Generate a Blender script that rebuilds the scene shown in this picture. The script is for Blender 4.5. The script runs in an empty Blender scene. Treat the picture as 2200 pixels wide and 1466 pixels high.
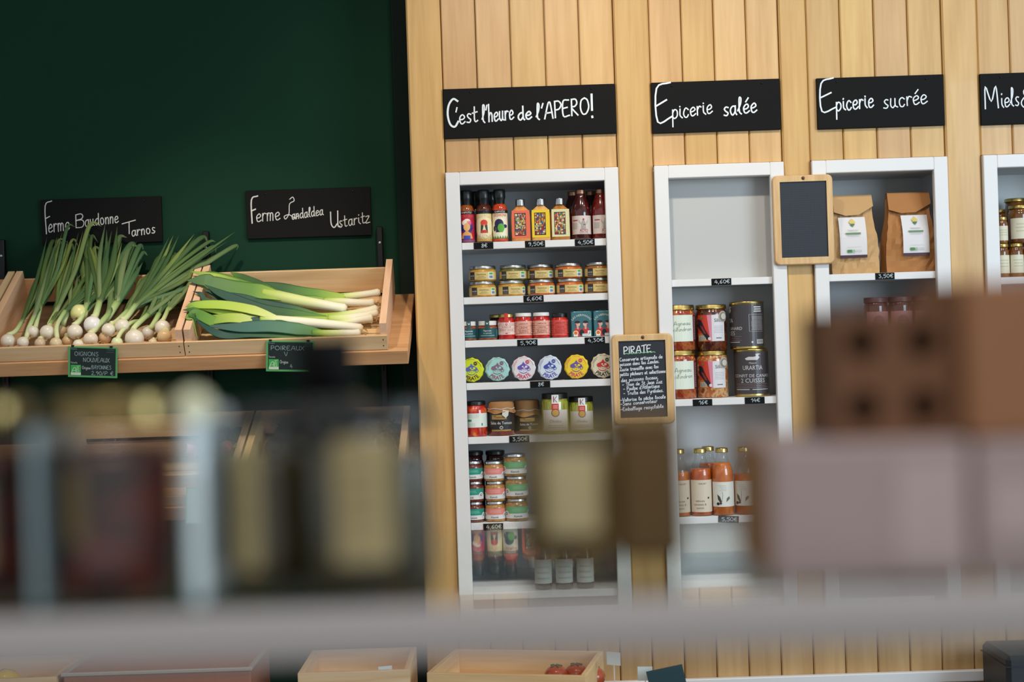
import bpy, bmesh, math, random
from mathutils import Vector, Matrix
from mathutils.geometry import tessellate_polygon
random.seed(7)
SC = bpy.context.scene
COL = SC.collection
PI = math.pi

# ------------------------------------------------------------------ camera, exposure, light
W, H, F, DW, ZC, ROLL = 2200, 1466, 3055.6, 4.30, 1.15, 0.0325
CR, SR = math.cos(ROLL), math.sin(ROLL)
cd = bpy.data.cameras.new('camera'); cam = bpy.data.objects.new('camera', cd); COL.objects.link(cam)
cd.sensor_width = 36.0; cd.lens = 50.0; cd.clip_start = 0.05; cd.clip_end = 60
cd.dof.use_dof = True; cd.dof.focus_distance = DW; cd.dof.aperture_fstop = 2.3
cam.matrix_world = Matrix(((CR, SR, 0, 0), (0, 0, -1, -DW), (-SR, CR, 0, ZC), (0, 0, 0, 1)))
SC.camera = cam
SC.view_settings.view_transform = 'Standard'; SC.view_settings.look = 'None'
SC.view_settings.exposure = 0.0; SC.view_settings.gamma = 1.0
SC.view_settings.use_curve_mapping = False
SC.cycles.max_bounces = 8; SC.cycles.diffuse_bounces = 3; SC.cycles.glossy_bounces = 3
SC.cycles.transmission_bounces = 6; SC.cycles.transparent_max_bounces = 12
SC.cycles.caustics_reflective = False; SC.cycles.caustics_refractive = False
SC.cycles.sample_clamp_indirect = 4.0

wd = bpy.data.worlds.new('shop_daylight'); SC.world = wd; wd.use_nodes = True
bg = wd.node_tree.nodes['Background']
bg.inputs['Color'].default_value = (0.89, 0.95, 1.0, 1); bg.inputs['Strength'].default_value = 0.55

def area(name, loc, target, size, power, color, sy=None):
    l = bpy.data.lights.new(name, 'AREA'); l.energy = power; l.color = color
    l.shape = 'RECTANGLE'; l.size = size; l.size_y = sy or size
    o = bpy.data.objects.new(name, l); COL.objects.link(o); o.location = loc
    o.rotation_euler = (Vector(target) - Vector(loc)).to_track_quat('-Z', 'Y').to_euler()
    return o
def spot(name, loc, target, power, color, ang, blend=0.6, rad=0.05):
    l = bpy.data.lights.new(name, 'SPOT'); l.energy = power; l.color = color
    l.spot_size = math.radians(ang); l.spot_blend = blend; l.shadow_soft_size = rad
    o = bpy.data.objects.new(name, l); COL.objects.link(o); o.location = loc
    o.rotation_euler = (Vector(target) - Vector(loc)).to_track_quat('-Z', 'Y').to_euler()
    return o
WARM = (1.0, 0.84, 0.66)
spot('track_spot', (-0.95, -1.25, 2.75), (-0.90, -0.05, 1.14), 92, WARM, 48, 0.9)
spot('track_spot', (0.10, -1.35, 2.75), (0.05, 0.0, 1.48), 60, (1.0, 0.88, 0.72), 78, 1.0)
spot('track_spot', (0.95, -1.35, 2.75), (0.85, 0.0, 1.55), 37, (1.0, 0.92, 0.80), 78, 1.0)
spot('track_spot', (1.75, -1.35, 2.75), (1.50, 0.0, 1.55), 18, (1.0, 0.92, 0.80), 78, 1.0)
area('shop_window', (3.4, -3.6, 1.7), (0.1, 0.0, 0.8), 1.8, 92, (0.68, 0.86, 1.0), 1.8)
fg_fill = area('foreground_fill', (0.1, -4.75, 2.6), (0.05, -3.55, 1.05), 0.8, 3.3, (1.0, 0.94, 0.90)); fg_fill.data.spread = math.radians(75)  # fill light added above the camera to brighten the near shelf

# ------------------------------------------------------------------ picture geometry helpers
def sc(Y): return (DW + Y) / F
def at(px, py, Y=0.0):
    d = DW + Y; u = (px - W / 2) / F * d; v = -(py - H / 2) / F * d
    return Vector((CR * u + SR * v, Y, ZC - SR * u + CR * v))
def x_at(px, Z, Y=0.0):
    u = (px - W / 2) / F * (DW + Y); v = (Z - ZC + SR * u) / CR
    return CR * u + SR * v
K0 = sc(-0.015)
def wx(a): return a * K0              # unrolled wall pixels -> metres
def wz(a): return ZC + a * K0

# ------------------------------------------------------------------ colours and materials
def C(h, k=1.0):
    h = h.lstrip('#'); o = []
    for i in (0, 2, 4):
        c = int(h[i:i + 2], 16) / 255
        o.append((c / 12.92 if c <= 0.04045 else ((c + 0.055) / 1.055) ** 2.4) * k)
    return (o[0], o[1], o[2], 1.0)
WHITE = (1, 1, 1, 1)
_m = {}
def nodes(name):
    m = bpy.data.materials.new(name); m.use_nodes = True
    nt = m.node_tree; return m, nt, nt.nodes['Principled BSDF']
def setp(p, **k):
    for a, b in k.items(): p.inputs[a.replace('_', ' ')].default_value = b
def plain(name, col, rough=0.5, metal=0.0, coat=0.0, noise=0.0, nscale=20, bump=0.0, spec=0.5):
    if name in _m: return _m[name]
    m, nt, p = nodes(name); setp(p, Base_Color=col, Roughness=rough, Metallic=metal)
    p.inputs['Coat Weight'].default_value = coat; p.inputs['Coat Roughness'].default_value = 0.05
    p.inputs['Specular IOR Level'].default_value = spec
    if noise or bump:
        tc = nt.nodes.new('ShaderNodeTexCoord'); n = nt.nodes.new('ShaderNodeTexNoise')
        n.inputs['Scale'].default_value = nscale; n.inputs['Detail'].default_value = 4
        nt.links.new(tc.outputs['Object'], n.inputs['Vector'])
        if noise:
            r = nt.nodes.new('ShaderNodeMapRange'); r.inputs[3].default_value = 1 - noise; r.inputs[4].default_value = 1 + noise
            nt.links.new(n.outputs['Fac'], r.inputs[0])
            mx = nt.nodes.new('ShaderNodeVectorMath'); mx.operation = 'SCALE'; mx.inputs[0].default_value = col[:3]
            nt.links.new(r.outputs[0], mx.inputs['Scale']); nt.links.new(mx.outputs[0], p.inputs['Base Color'])
        if bump:
            b = nt.nodes.new('ShaderNodeBump'); b.inputs['Strength'].default_value = bump; b.inputs['Distance'].default_value = 0.002
            nt.links.new(n.outputs['Fac'], b.inputs['Height']); nt.links.new(b.outputs[0], p.inputs['Normal'])
    _m[name] = m; return m
def ink(name='printed_ink', rough=0.45, coat=0.0, bump=0.0, nscale=40, spec=0.4):
    if name in _m: return _m[name]
    m, nt, p = nodes(name); a = nt.nodes.new('ShaderNodeAttribute'); a.attribute_name = 'ink'
    nt.links.new(a.outputs['Color'], p.inputs['Base Color']); setp(p, Roughness=rough)
    p.inputs['Coat Weight'].default_value = coat; p.inputs['Specular IOR Level'].default_value = spec
    if bump:
        tc = nt.nodes.new('ShaderNodeTexCoord'); n = nt.nodes.new('ShaderNodeTexNoise')
        n.inputs['Scale'].default_value = nscale; n.inputs['Detail'].default_value = 3
        nt.links.new(tc.outputs['Object'], n.inputs['Vector'])
        b = nt.nodes.new('ShaderNodeBump'); b.inputs['Strength'].default_value = bump; b.inputs['Distance'].default_value = 0.01
        nt.links.new(n.outputs['Fac'], b.inputs['Height']); nt.links.new(b.outputs[0], p.inputs['Normal'])
    _m[name] = m; return m
def wood(name, dark, light, axis='Z', scale=9.0, rough=0.5, coat=0.0, knots=0.0):
    """grain stretched along AXIS, tinted board by board by the ink attribute"""
    if name in _m: return _m[name]
    m, nt, p = nodes(name); L = nt.links
    tc = nt.nodes.new('ShaderNodeTexCoord'); mp = nt.nodes.new('ShaderNodeMapping')
    s = {'X': (.07, 1, 1), 'Y': (1, .07, 1), 'Z': (1, 1, .07)}[axis]
    mp.inputs['Scale'].default_value = [scale * q for q in s]
    at_ = nt.nodes.new('ShaderNodeAttribute'); at_.attribute_name = 'ink'
    sp = nt.nodes.new('ShaderNodeVectorMath'); sp.operation = 'SCALE'; sp.inputs['Scale'].default_value = 37.0
    L.new(at_.outputs['Color'], sp.inputs[0])
    ad = nt.nodes.new('ShaderNodeVectorMath'); L.new(tc.outputs['Object'], mp.inputs[0])
    L.new(mp.outputs[0], ad.inputs[0]); L.new(sp.outputs[0], ad.inputs[1])
    n1 = nt.nodes.new('ShaderNodeTexNoise'); n1.inputs['Scale'].default_value = 1.0; n1.inputs['Detail'].default_value = 2
    n1.inputs['Distortion'].default_value = 0.8
    L.new(ad.outputs[0], n1.inputs['Vector'])
    m2 = nt.nodes.new('ShaderNodeMath'); m2.operation = 'MULTIPLY'; m2.inputs[1].default_value = 9.0; L.new(n1.outputs['Fac'], m2.inputs[0])
    fr = nt.nodes.new('ShaderNodeMath'); fr.operation = 'PINGPONG'; fr.inputs[1].default_value = 1.0; L.new(m2.outputs[0], fr.inputs[0])
    n2 = nt.nodes.new('ShaderNodeTexNoise'); n2.inputs['Scale'].default_value = 14.0; n2.inputs['Detail'].default_value = 4
    L.new(ad.outputs[0], n2.inputs['Vector'])
    mm = nt.nodes.new('ShaderNodeMix'); mm.data_type = 'FLOAT'; mm.inputs[0].default_value = 0.66
    L.new(fr.outputs[0], mm.inputs[2]); L.new(n2.outputs['Fac'], mm.inputs[3])
    cr = nt.nodes.new('ShaderNodeValToRGB'); cr.color_ramp.elements[0].color = dark; cr.color_ramp.elements[1].color = light
    cr.color_ramp.elements[0].position = 0.1; cr.color_ramp.elements[1].position = 0.75
    L.new(mm.outputs[0], cr.inputs[0])
    col = cr.outputs[0]
    if knots:
        v = nt.nodes.new('ShaderNodeTexVoronoi'); v.inputs['Scale'].default_value = knots
        mk = nt.nodes.new('ShaderNodeMapping'); q = {'X': (.6, 2, 2), 'Y': (2, .6, 2), 'Z': (2, 2, .6)}[axis]; mk.inputs['Scale'].default_value = q
        L.new(tc.outputs['Object'], mk.inputs[0]); L.new(mk.outputs[0], v.inputs['Vector'])
        r = nt.nodes.new('ShaderNodeMapRange'); r.inputs[1].default_value = 0.06; r.inputs[2].default_value = 0.12
        r.inputs[3].default_value = 0.35; r.inputs[4].default_value = 1.0; L.new(v.outputs['Distance'], r.inputs[0])
        sv = nt.nodes.new('ShaderNodeVectorMath'); sv.operation = 'SCALE'; L.new(col, sv.inputs[0]); L.new(r.outputs[0], sv.inputs['Scale'])
        col = sv.outputs[0]
    mu = nt.nodes.new('ShaderNodeVectorMath'); mu.operation = 'MULTIPLY'; L.new(col, mu.inputs[0]); L.new(at_.outputs['Color'], mu.inputs[1])
    L.new(mu.outputs[0], p.inputs['Base Color']); setp(p, Roughness=rough); p.inputs['Coat Weight'].default_value = coat
    b = nt.nodes.new('ShaderNodeBump'); b.inputs['Strength'].default_value = 0.15; b.inputs['Distance'].default_value = 0.001
    L.new(n2.outputs['Fac'], b.inputs['Height']); L.new(b.outputs[0], p.inputs['Normal'])
    _m[name] = m; return m
def mottled(name, cols, scale=60, rough=0.25, coat=0.6, stretch=(1, 1, 1), voro=False):
    """jar contents seen through their glass: colour patches under a clear coat"""
    if name in _m: return _m[name]
    m, nt, p = nodes(name); L = nt.links
    tc = nt.nodes.new('ShaderNodeTexCoord'); mp = nt.nodes.new('ShaderNodeMapping'); mp.inputs['Scale'].default_value = stretch
    L.new(tc.outputs['Object'], mp.inputs[0])
    if voro:
        n = nt.nodes.new('ShaderNodeTexVoronoi'); n.inputs['Scale'].default_value = scale; out = n.outputs['Distance']
    else:
        n = nt.nodes.new('ShaderNodeTexNoise'); n.inputs['Scale'].default_value = scale; n.inputs['Detail'].default_value = 3; out = n.outputs['Fac']
    L.new(mp.outputs[0], n.inputs['Vector'])
    cr = nt.nodes.new('ShaderNodeValToRGB'); e = cr.color_ramp.elements
    lo, hi = (0.1, 0.7) if voro else (0.32, 0.68)
    e[0].position = lo; e[0].color = cols[0]; e[1].position = hi; e[1].color = cols[-1]
    for i, c in enumerate(cols[1:-1]):
        q = e.new(lo + (hi - lo) * (i + 1) / (len(cols) - 1)); q.color = c
    L.new(out, cr.inputs[0]); L.new(cr.outputs[0], p.inputs['Base Color'])
    setp(p, Roughness=rough); p.inputs['Coat Weight'].default_value = coat; p.inputs['Coat Roughness'].default_value = 0.03
    _m[name] = m; return m
def glass(name, tint=(1, 1, 1, 1), f0=0.04, k=1.0, rough=0.02):
    """thin clear glass: Schlick reflection over a tinted see-through"""
    if name in _m: return _m[name]
    m = bpy.data.materials.new(name); m.use_nodes = True; nt = m.node_tree; nt.nodes.clear(); L = nt.links
    out = nt.nodes.new('ShaderNodeOutputMaterial'); tr = nt.nodes.new('ShaderNodeBsdfTransparent'); tr.inputs[0].default_value = tint
    gl = nt.nodes.new('ShaderNodeBsdfGlossy'); gl.inputs['Roughness'].default_value = rough
    g = nt.nodes.new('ShaderNodeNewGeometry'); dt = nt.nodes.new('ShaderNodeVectorMath'); dt.operation = 'DOT_PRODUCT'
    L.new(g.outputs['Normal'], dt.inputs[0]); L.new(g.outputs['Incoming'], dt.inputs[1])
    def mth(op, a, b=None):
        n = nt.nodes.new('ShaderNodeMath'); n.operation = op
        for i, q in enumerate((a, b)):
            if q is None: continue
            if isinstance(q, (int, float)): n.inputs[i].default_value = q
            else: L.new(q, n.inputs[i])
        return n.outputs[0]
    c = mth('ABSOLUTE', dt.outputs['Value']); c = mth('SUBTRACT', 1.0, c); c = mth('POWER', c, 5.0)
    c = mth('MULTIPLY', c, (1 - f0) * k); c = mth('ADD', c, f0)
    mx = nt.nodes.new('ShaderNodeMixShader'); L.new(c, mx.inputs[0]); L.new(tr.outputs[0], mx.inputs[1]); L.new(gl.outputs[0], mx.inputs[2])
    L.new(mx.outputs[0], out.inputs[0]); _m[name] = m; return m

INK = ink(); PAPER = ink('label_paper', 0.5)
CHALK = ink('chalk', 0.9, spec=0.1)
GLASSY = ink('coated_glaze', 0.3, coat=0.5)
GOLD = plain('gold_lid', C('#c9b06a'), 0.28, 1.0)
SILVER = plain('silver_lid', C('#c8cdd0'), 0.25, 1.0)
BLACKCAP = plain('black_cap', C('#101414'), 0.3)
WHITECAP = plain('white_cap', C('#e8e6e2'), 0.35)

# ------------------------------------------------------------------ mesh builder
def cat(pts, n=6, closed=False):
    """Catmull-Rom through points (tuples of any size)"""
    P = [Vector(p) for p in pts]
    if len(P) < 3 or n < 2: return P
    out = []
    for i in range(len(P) - 1):
        a = P[i - 1] if i else P[0] * 2 - P[1]
        d = P[i + 2] if i + 2 < len(P) else P[-1] * 2 - P[-2]
        b, c = P[i], P[i + 1]
        for k in range(n):
            t = k / n
            out.append(0.5 * ((2 * b) + (c - a) * t + (2 * a - 5 * b + 4 * c - d) * t * t + (3 * b - a - 3 * c + d) * t ** 3))
    out.append(P[-1]); return out
def mixc(cols, t):
    if len(cols) == 1: return cols[0]
    x = max(0, min(0.9999, t)) * (len(cols) - 1); i = int(x); f = x - i
    return tuple(cols[i][k] * (1 - f) + cols[i + 1][k] * f for k in range(3)) + (1.0,)
class B:
    def __init__(s):
        s.bm = bmesh.new(); s.ly = s.bm.loops.layers.float_color.new('ink'); s.c = WHITE; s.mi = 0; s.M = None
    def v(s, x, y=None, z=None):
        p = Vector(x) if y is None else Vector((x, y, z))
        return s.bm.verts.new(s.M @ p if s.M else p)
    def f(s, vs, smooth=False, cols=None):
        try: fc = s.bm.faces.new(vs)
        except ValueError: return None
        fc.material_index = s.mi; fc.smooth = smooth
        for i, l in enumerate(fc.loops): l[s.ly] = cols[i] if cols else s.c
        return fc
    def hull(s, pts, smooth=False):
        vs = [s.v(p) for p in pts]
        r = bmesh.ops.convex_hull(s.bm, input=vs)
        for g in r['geom']:
            if isinstance(g, bmesh.types.BMFace):
                g.material_index = s.mi; g.smooth = smooth
                for l in g.loops: l[s.ly] = s.c
        dead = [g for g in set(r['geom_interior']) | set(r['geom_unused']) if isinstance(g, bmesh.types.BMVert)]
        if dead: bmesh.ops.delete(s.bm, geom=dead, context='VERTS')
    def box(s, x0, x1, y0, y1, z0, z1, bev=0.0):
        if bev <= 0:
            vs = [s.v(x, y, z) for x in (x0, x1) for y in (y0, y1) for z in (z0, z1)]
            for q in ((0, 1, 3, 2), (4, 6, 7, 5), (0, 4, 5, 1), (2, 3, 7, 6), (0, 2, 6, 4), (1, 5, 7, 3)): s.f([vs[i] for i in q])
            return
        b = min(bev, abs(x1 - x0) / 2.01, abs(y1 - y0) / 2.01, abs(z1 - z0) / 2.01); pts = []
        for x, dx in ((x0, b), (x1, -b)):
            for y, dy in ((y0, b), (y1, -b)):
                for z, dz in ((z0, b), (z1, -b)):
                    pts += [(x, y + dy, z + dz), (x + dx, y, z + dz), (x + dx, y + dy, z)]
        s.hull(pts)
    def prism(s, poly, f0, f1):
        """poly of 2-D points mapped by f0 / f1 to its two faces"""
        a = [s.v(f0(*p)) for p in poly]; b = [s.v(f1(*p)) for p in poly]; n = len(poly)
        s.f(a[::-1]); s.f(b)
        for i in range(n): s.f([a[i], a[(i + 1) % n], b[(i + 1) % n], b[i]])
    def lathe(s, prof, n=32, sx=1.0, sy=1.0, cx=0, cy=0, smooth=True, sq=0.0, cols=None):
        """profile of (r, z); sq > 0 squares the section off"""
        rings = []
        for r, z in prof:
            if r < 1e-6: rings.append([s.v(cx, cy, z)]); continue
            rg = []
            for i in range(n):
                a = 2 * PI * i / n; ca, sa = math.cos(a), math.sin(a)
                k = 1.0 if not sq else (abs(ca) ** (2 + sq) + abs(sa) ** (2 + sq)) ** (-1 / (2 + sq))
                rg.append(s.v(cx + r * k * ca * sx, cy + r * k * sa * sy, z))
            rings.append(rg)
        m = len(rings)
        for k in range(m - 1):
            a, b = rings[k], rings[k + 1]
            ca = cols[k] if cols else s.c; cb = cols[k + 1] if cols else s.c
            for i in range(n):
                j = (i + 1) % n
                if len(a) == 1 and len(b) == 1: continue
                if len(a) == 1: s.f([a[0], b[j], b[i]], smooth, [ca, cb, cb])
                elif len(b) == 1: s.f([a[i], a[j], b[0]], smooth, [ca, ca, cb])
                else: s.f([a[i], a[j], b[j], b[i]], smooth, [ca, ca, cb, cb])
    def tube(s, path, rad, n=8, flat=1.0, up=(0, 0, 1), cols=None, fold=0.0, cap=True):
        P = [Vector(p) for p in path]; m = len(P); U = Vector(up); rings = []
        for i, p in enumerate(P):
            t = (P[min(i + 1, m - 1)] - P[max(i - 1, 0)]).normalized()
            sd = t.cross(U)
            if sd.length < 1e-5: sd = t.cross(Vector((0, 1, 0.1)))
            sd.normalize(); nn = sd.cross(t)
            r = rad(i / (m - 1)) if callable(rad) else rad
            rg = []
            for k in range(n):
                a = 2 * PI * k / n; w = math.cos(a)
                rg.append(s.v(p + sd * (w * r) + nn * (math.sin(a) * r * flat + abs(w) * r * fold)))
            rings.append(rg)
        cc = [mixc(cols, i / (m - 1)) for i in range(m)] if cols else [s.c] * m
        for k in range(m - 1):
            for i in range(n):
                j = (i + 1) % n
                s.f([rings[k][i], rings[k][j], rings[k + 1][j], rings[k + 1][i]], True, [cc[k], cc[k], cc[k + 1], cc[k + 1]])
        if cap:
            s.f(rings[0][::-1], True, [cc[0]] * n); s.f(rings[-1], True, [cc[-1]] * n)
    def ball(s, c, r, nu=14, nv=9, sc_=(1, 1, 1)):
        pr = [(math.sin(PI * i / nv) * r, -math.cos(PI * i / nv) * r) for i in range(nv + 1)]
        M0 = s.M; s.M = (M0 or Matrix()) @ Matrix.Translation(Vector(c)) @ Matrix.Diagonal((*sc_, 1))
        s.lathe(pr, nu); s.M = M0
    def done(s, name, mats, parent=None, loc=None, rot=None):
        bmesh.ops.recalc_face_normals(s.bm, faces=s.bm.faces[:])
        me = bpy.data.meshes.new(name); s.bm.to_mesh(me); s.bm.free()
        for m in (mats if isinstance(mats, (list, tuple)) else [mats]): me.materials.append(m)
        o = bpy.data.objects.new(name, me); COL.objects.link(o)
        if parent: o.parent = parent
        if loc is not None: o.location = loc
        if rot is not None: o.rotation_euler = rot
        return o
def thing(name, label, category, loc=(0, 0, 0), rot=(0, 0, 0), group=None):
    o = bpy.data.objects.new(name, None); COL.objects.link(o); o.empty_display_size = 0.05
    o.location = loc; o.rotation_euler = rot if isinstance(rot, (tuple, list)) else (0, 0, rot)
    o['label'] = label; o['category'] = category
    if group: o['group'] = group
    return o
def tag(o, label, category, group=None):
    o['label'] = label; o['category'] = category
    if group: o['group'] = group
    return o
def struct(o): o['kind'] = 'structure'; return o
def copy_tree(o, parent=None):
    c = o.copy(); COL.objects.link(c)
    if parent: c.parent = parent
    for ch in o.children: copy_tree(ch, c)
    return c

# ------------------------------------------------------------------ lettering
_tc = {}
def text2d(t, bold=0.0):
    """a printed word as flat triangles, cap height 1, starting at x = 0"""
    if (t, bold) in _tc: return _tc[t, bold]
    cu = bpy.data.curves.new('t', 'FONT'); cu.body = t; cu.resolution_u = 2; cu.size = 1.0; cu.offset = bold
    o = bpy.data.objects.new('t', cu); COL.objects.link(o)
    dg = bpy.context.evaluated_depsgraph_get(); dg.update()
    me = o.evaluated_get(dg).to_mesh()
    V = [(v.co.x, v.co.y) for v in me.vertices]; P = [tuple(p.vertices) for p in me.polygons]
    o.evaluated_get(dg).to_mesh_clear(); bpy.data.objects.remove(o); bpy.data.curves.remove(cu)
    x0 = min(v[0] for v in V); k = 1 / 0.72
    V = [((x - x0) * k, y * k) for x, y in V]; r = (V, P, max(v[0] for v in V)); _tc[t, bold] = r; return r
G = {  # handwritten strokes: x,y pairs, x-height 10, capitals 20
'a': (10, '8 9 5 10 2 8 1 4 3 0 6 1 8 5 8 9|8 10 8 3 10 0'), 'b': (9, '1 20 1 0|1 6 4 10 8 8 8 2 4 0 1 3'),
'c': (9, '8 8 5 10 2 8 1 4 3 0 6 0 8 2'), 'd': (10, '8 8 5 10 1 7 1 2 4 0 8 4|8 20 8 3 10 0'),
'e': (9, '1 5 5 5 8 7 6 10 3 9 1 6 2 1 5 0 9 2'), 'f': (8, '8 18 5 20 3 16 3 0|0 10 7 10'),
'g': (9, '8 9 4 10 1 7 2 2 5 1 8 4|8 10 8 -5 4 -8 1 -5'), 'h': (9, '1 20 1 0|1 6 4 10 7 8 7 0'),
'i': (5, '2 10 2 3 5 0|2 14 2 15'), 'j': (5, '3 10 3 -5 0 -7|3 14 3 15'), 'l': (6, '0 4 4 11 5 18 3 20 2 16 2 3 5 0'),
'm': (13, '1 10 1 0|1 6 3 10 6 8 6 0|6 6 8 10 11 8 11 0'), 'n': (9, '1 10 1 0|1 6 4 10 7 8 7 0'),
'o': (10, '5 10 2 9 1 4 4 0 8 2 8 7 5 10'), 'p': (9, '1 10 1 -9|1 7 4 10 8 8 8 3 4 0 1 2'),
'q': (9, '8 9 4 10 1 7 1 2 4 0 8 4|8 10 8 -9'), 'r': (7, '1 10 1 0|1 6 4 10 7 9'), 's': (8, '7 9 4 10 2 8 4 5 7 3 5 0 1 1'),
't': (8, '3 17 3 3 5 0 8 1|0 10 7 11'), 'u': (10, '1 10 1 3 4 0 7 3|7 10 7 2 10 0'), 'v': (9, '0 10 4 0 8 10'),
'x': (9, '0 10 8 0|8 10 0 0'), 'y': (9, '1 10 1 4 4 2 8 5|8 10 7 -6 3 -8'), 'z': (8, '0 10 7 10 0 0 8 0'),
'A': (13, '0 0 5 17 7 20 9 17 12 0|2 7 11 7'), 'B': (12, '1 20 1 0|1 20 7 20 9 16 7 12 1 11|1 11 8 11 10 6 8 0 1 0'),
'C': (12, '10 18 6 20 2 16 1 9 3 2 7 0 10 3'), 'D': (12, '1 20 1 0|1 20 7 19 11 10 7 1 1 0'), 'E': (11, '9 20 1 19 1 1 10 1|1 10 7 11'),
'F': (10, '9 21 1 19 1 0|1 10 6 11'), 'G': (13, '11 17 6 20 1 14 1 5 6 0 11 4 11 9 7 9'), 'I': (4, '2 20 2 0'),
'J': (8, '6 20 6 4 3 0 0 3'), 'L': (12, '5 20 8 22 9 18 5 15 4 5 1 0 0 3 4 4 9 0 12 2'), 'M': (15, '1 0 2 20 7 6 12 20 14 0'), 'N': (13, '1 0 1 20 10 0 11 20'),
'O': (14, '7 20 2 17 1 8 4 1 9 1 13 8 11 17 7 20'), 'P': (11, '1 20 1 0|1 20 7 20 10 15 7 10 1 9'), 'Q': (13, '7 20 1 10 7 0 12 10 7 20|8 5 13 -2'),
'R': (12, '1 20 1 0|1 20 7 20 9 15 6 11 1 10 10 0'), 'S': (11, '9 18 5 20 2 16 5 11 9 8 8 1 4 0 1 2'), 'T': (12, '0 19 12 21|6 20 6 0'),
'U': (12, '1 20 1 5 5 0 9 4|10 20 10 2 12 0'), 'V': (12, '0 20 6 0 11 20'), 'X': (12, '0 20 10 0|10 20 0 0'), 'Y': (11, '0 20 5 10|10 20 5 10 5 0'),
'0': (10, '5 20 1 14 1 5 5 0 9 6 8 15 5 20'), '1': (7, '0 14 5 20 5 0'), '2': (10, '1 16 4 20 8 16 6 9 0 1 9 1'), '3': (10, '1 19 7 19 4 12 9 8 6 1 1 2'),
'4': (10, '5 20 0 8 9 8|7 14 7 0'), '5': (10, '9 20 2 19 1 12 6 12 9 7 6 0 1 1'), '6': (10, '8 20 3 15 1 6 4 0 8 4 6 9 1 7'), '8': (10, '7 18 4 20 2 15 8 6 5 0 1 4 8 14 7 18'),
'9': (10, '8 13 4 11 1 15 4 20 8 16 8 8 5 0'), ',': (4, '2 2 1 -4'), '.': (4, '1 0 2 0'), "'": (4, '3 19 1 14'), '-': (9, '0 8 7 8'), '!': (7, '3 24 3 8|3 1 3 0'),
'/': (8, '0 -2 6 20'), '&': (13, '10 1 3 15 5 20 8 17 1 7 2 1 6 0 11 7'), '\u20ac': (12, '10 17 6 20 2 14 2 6 6 0 10 3|0 12 8 12|0 8 7 8'), ' ': (8, '')}
for a, b, acc in (('\u00e9', 'e', '4 13 8 18'), ('\u00ea', 'e', '1 13 5 17 8 13'), ('\u00e8', 'e', '2 18 6 13')):
    G[a] = (G[b][0], G[b][1] + '|' + acc)
def hand(t, jit=0.0, rnd=random):
    """strokes of a handwritten word in glyph units, and its width"""
    x = 0; out = []
    for ch in t:
        adv, st = G.get(ch, G[' '])
        for s_ in st.split('|'):
            q = [float(k) for k in s_.split()]
            if len(q) >= 4: out.append([(x + q[i] + rnd.uniform(-jit, jit), q[i + 1] + rnd.uniform(-jit, jit)) for i in range(0, len(q), 2)])
        x += adv + 1.5
    return out, max(x - 1.5, 1)

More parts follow.
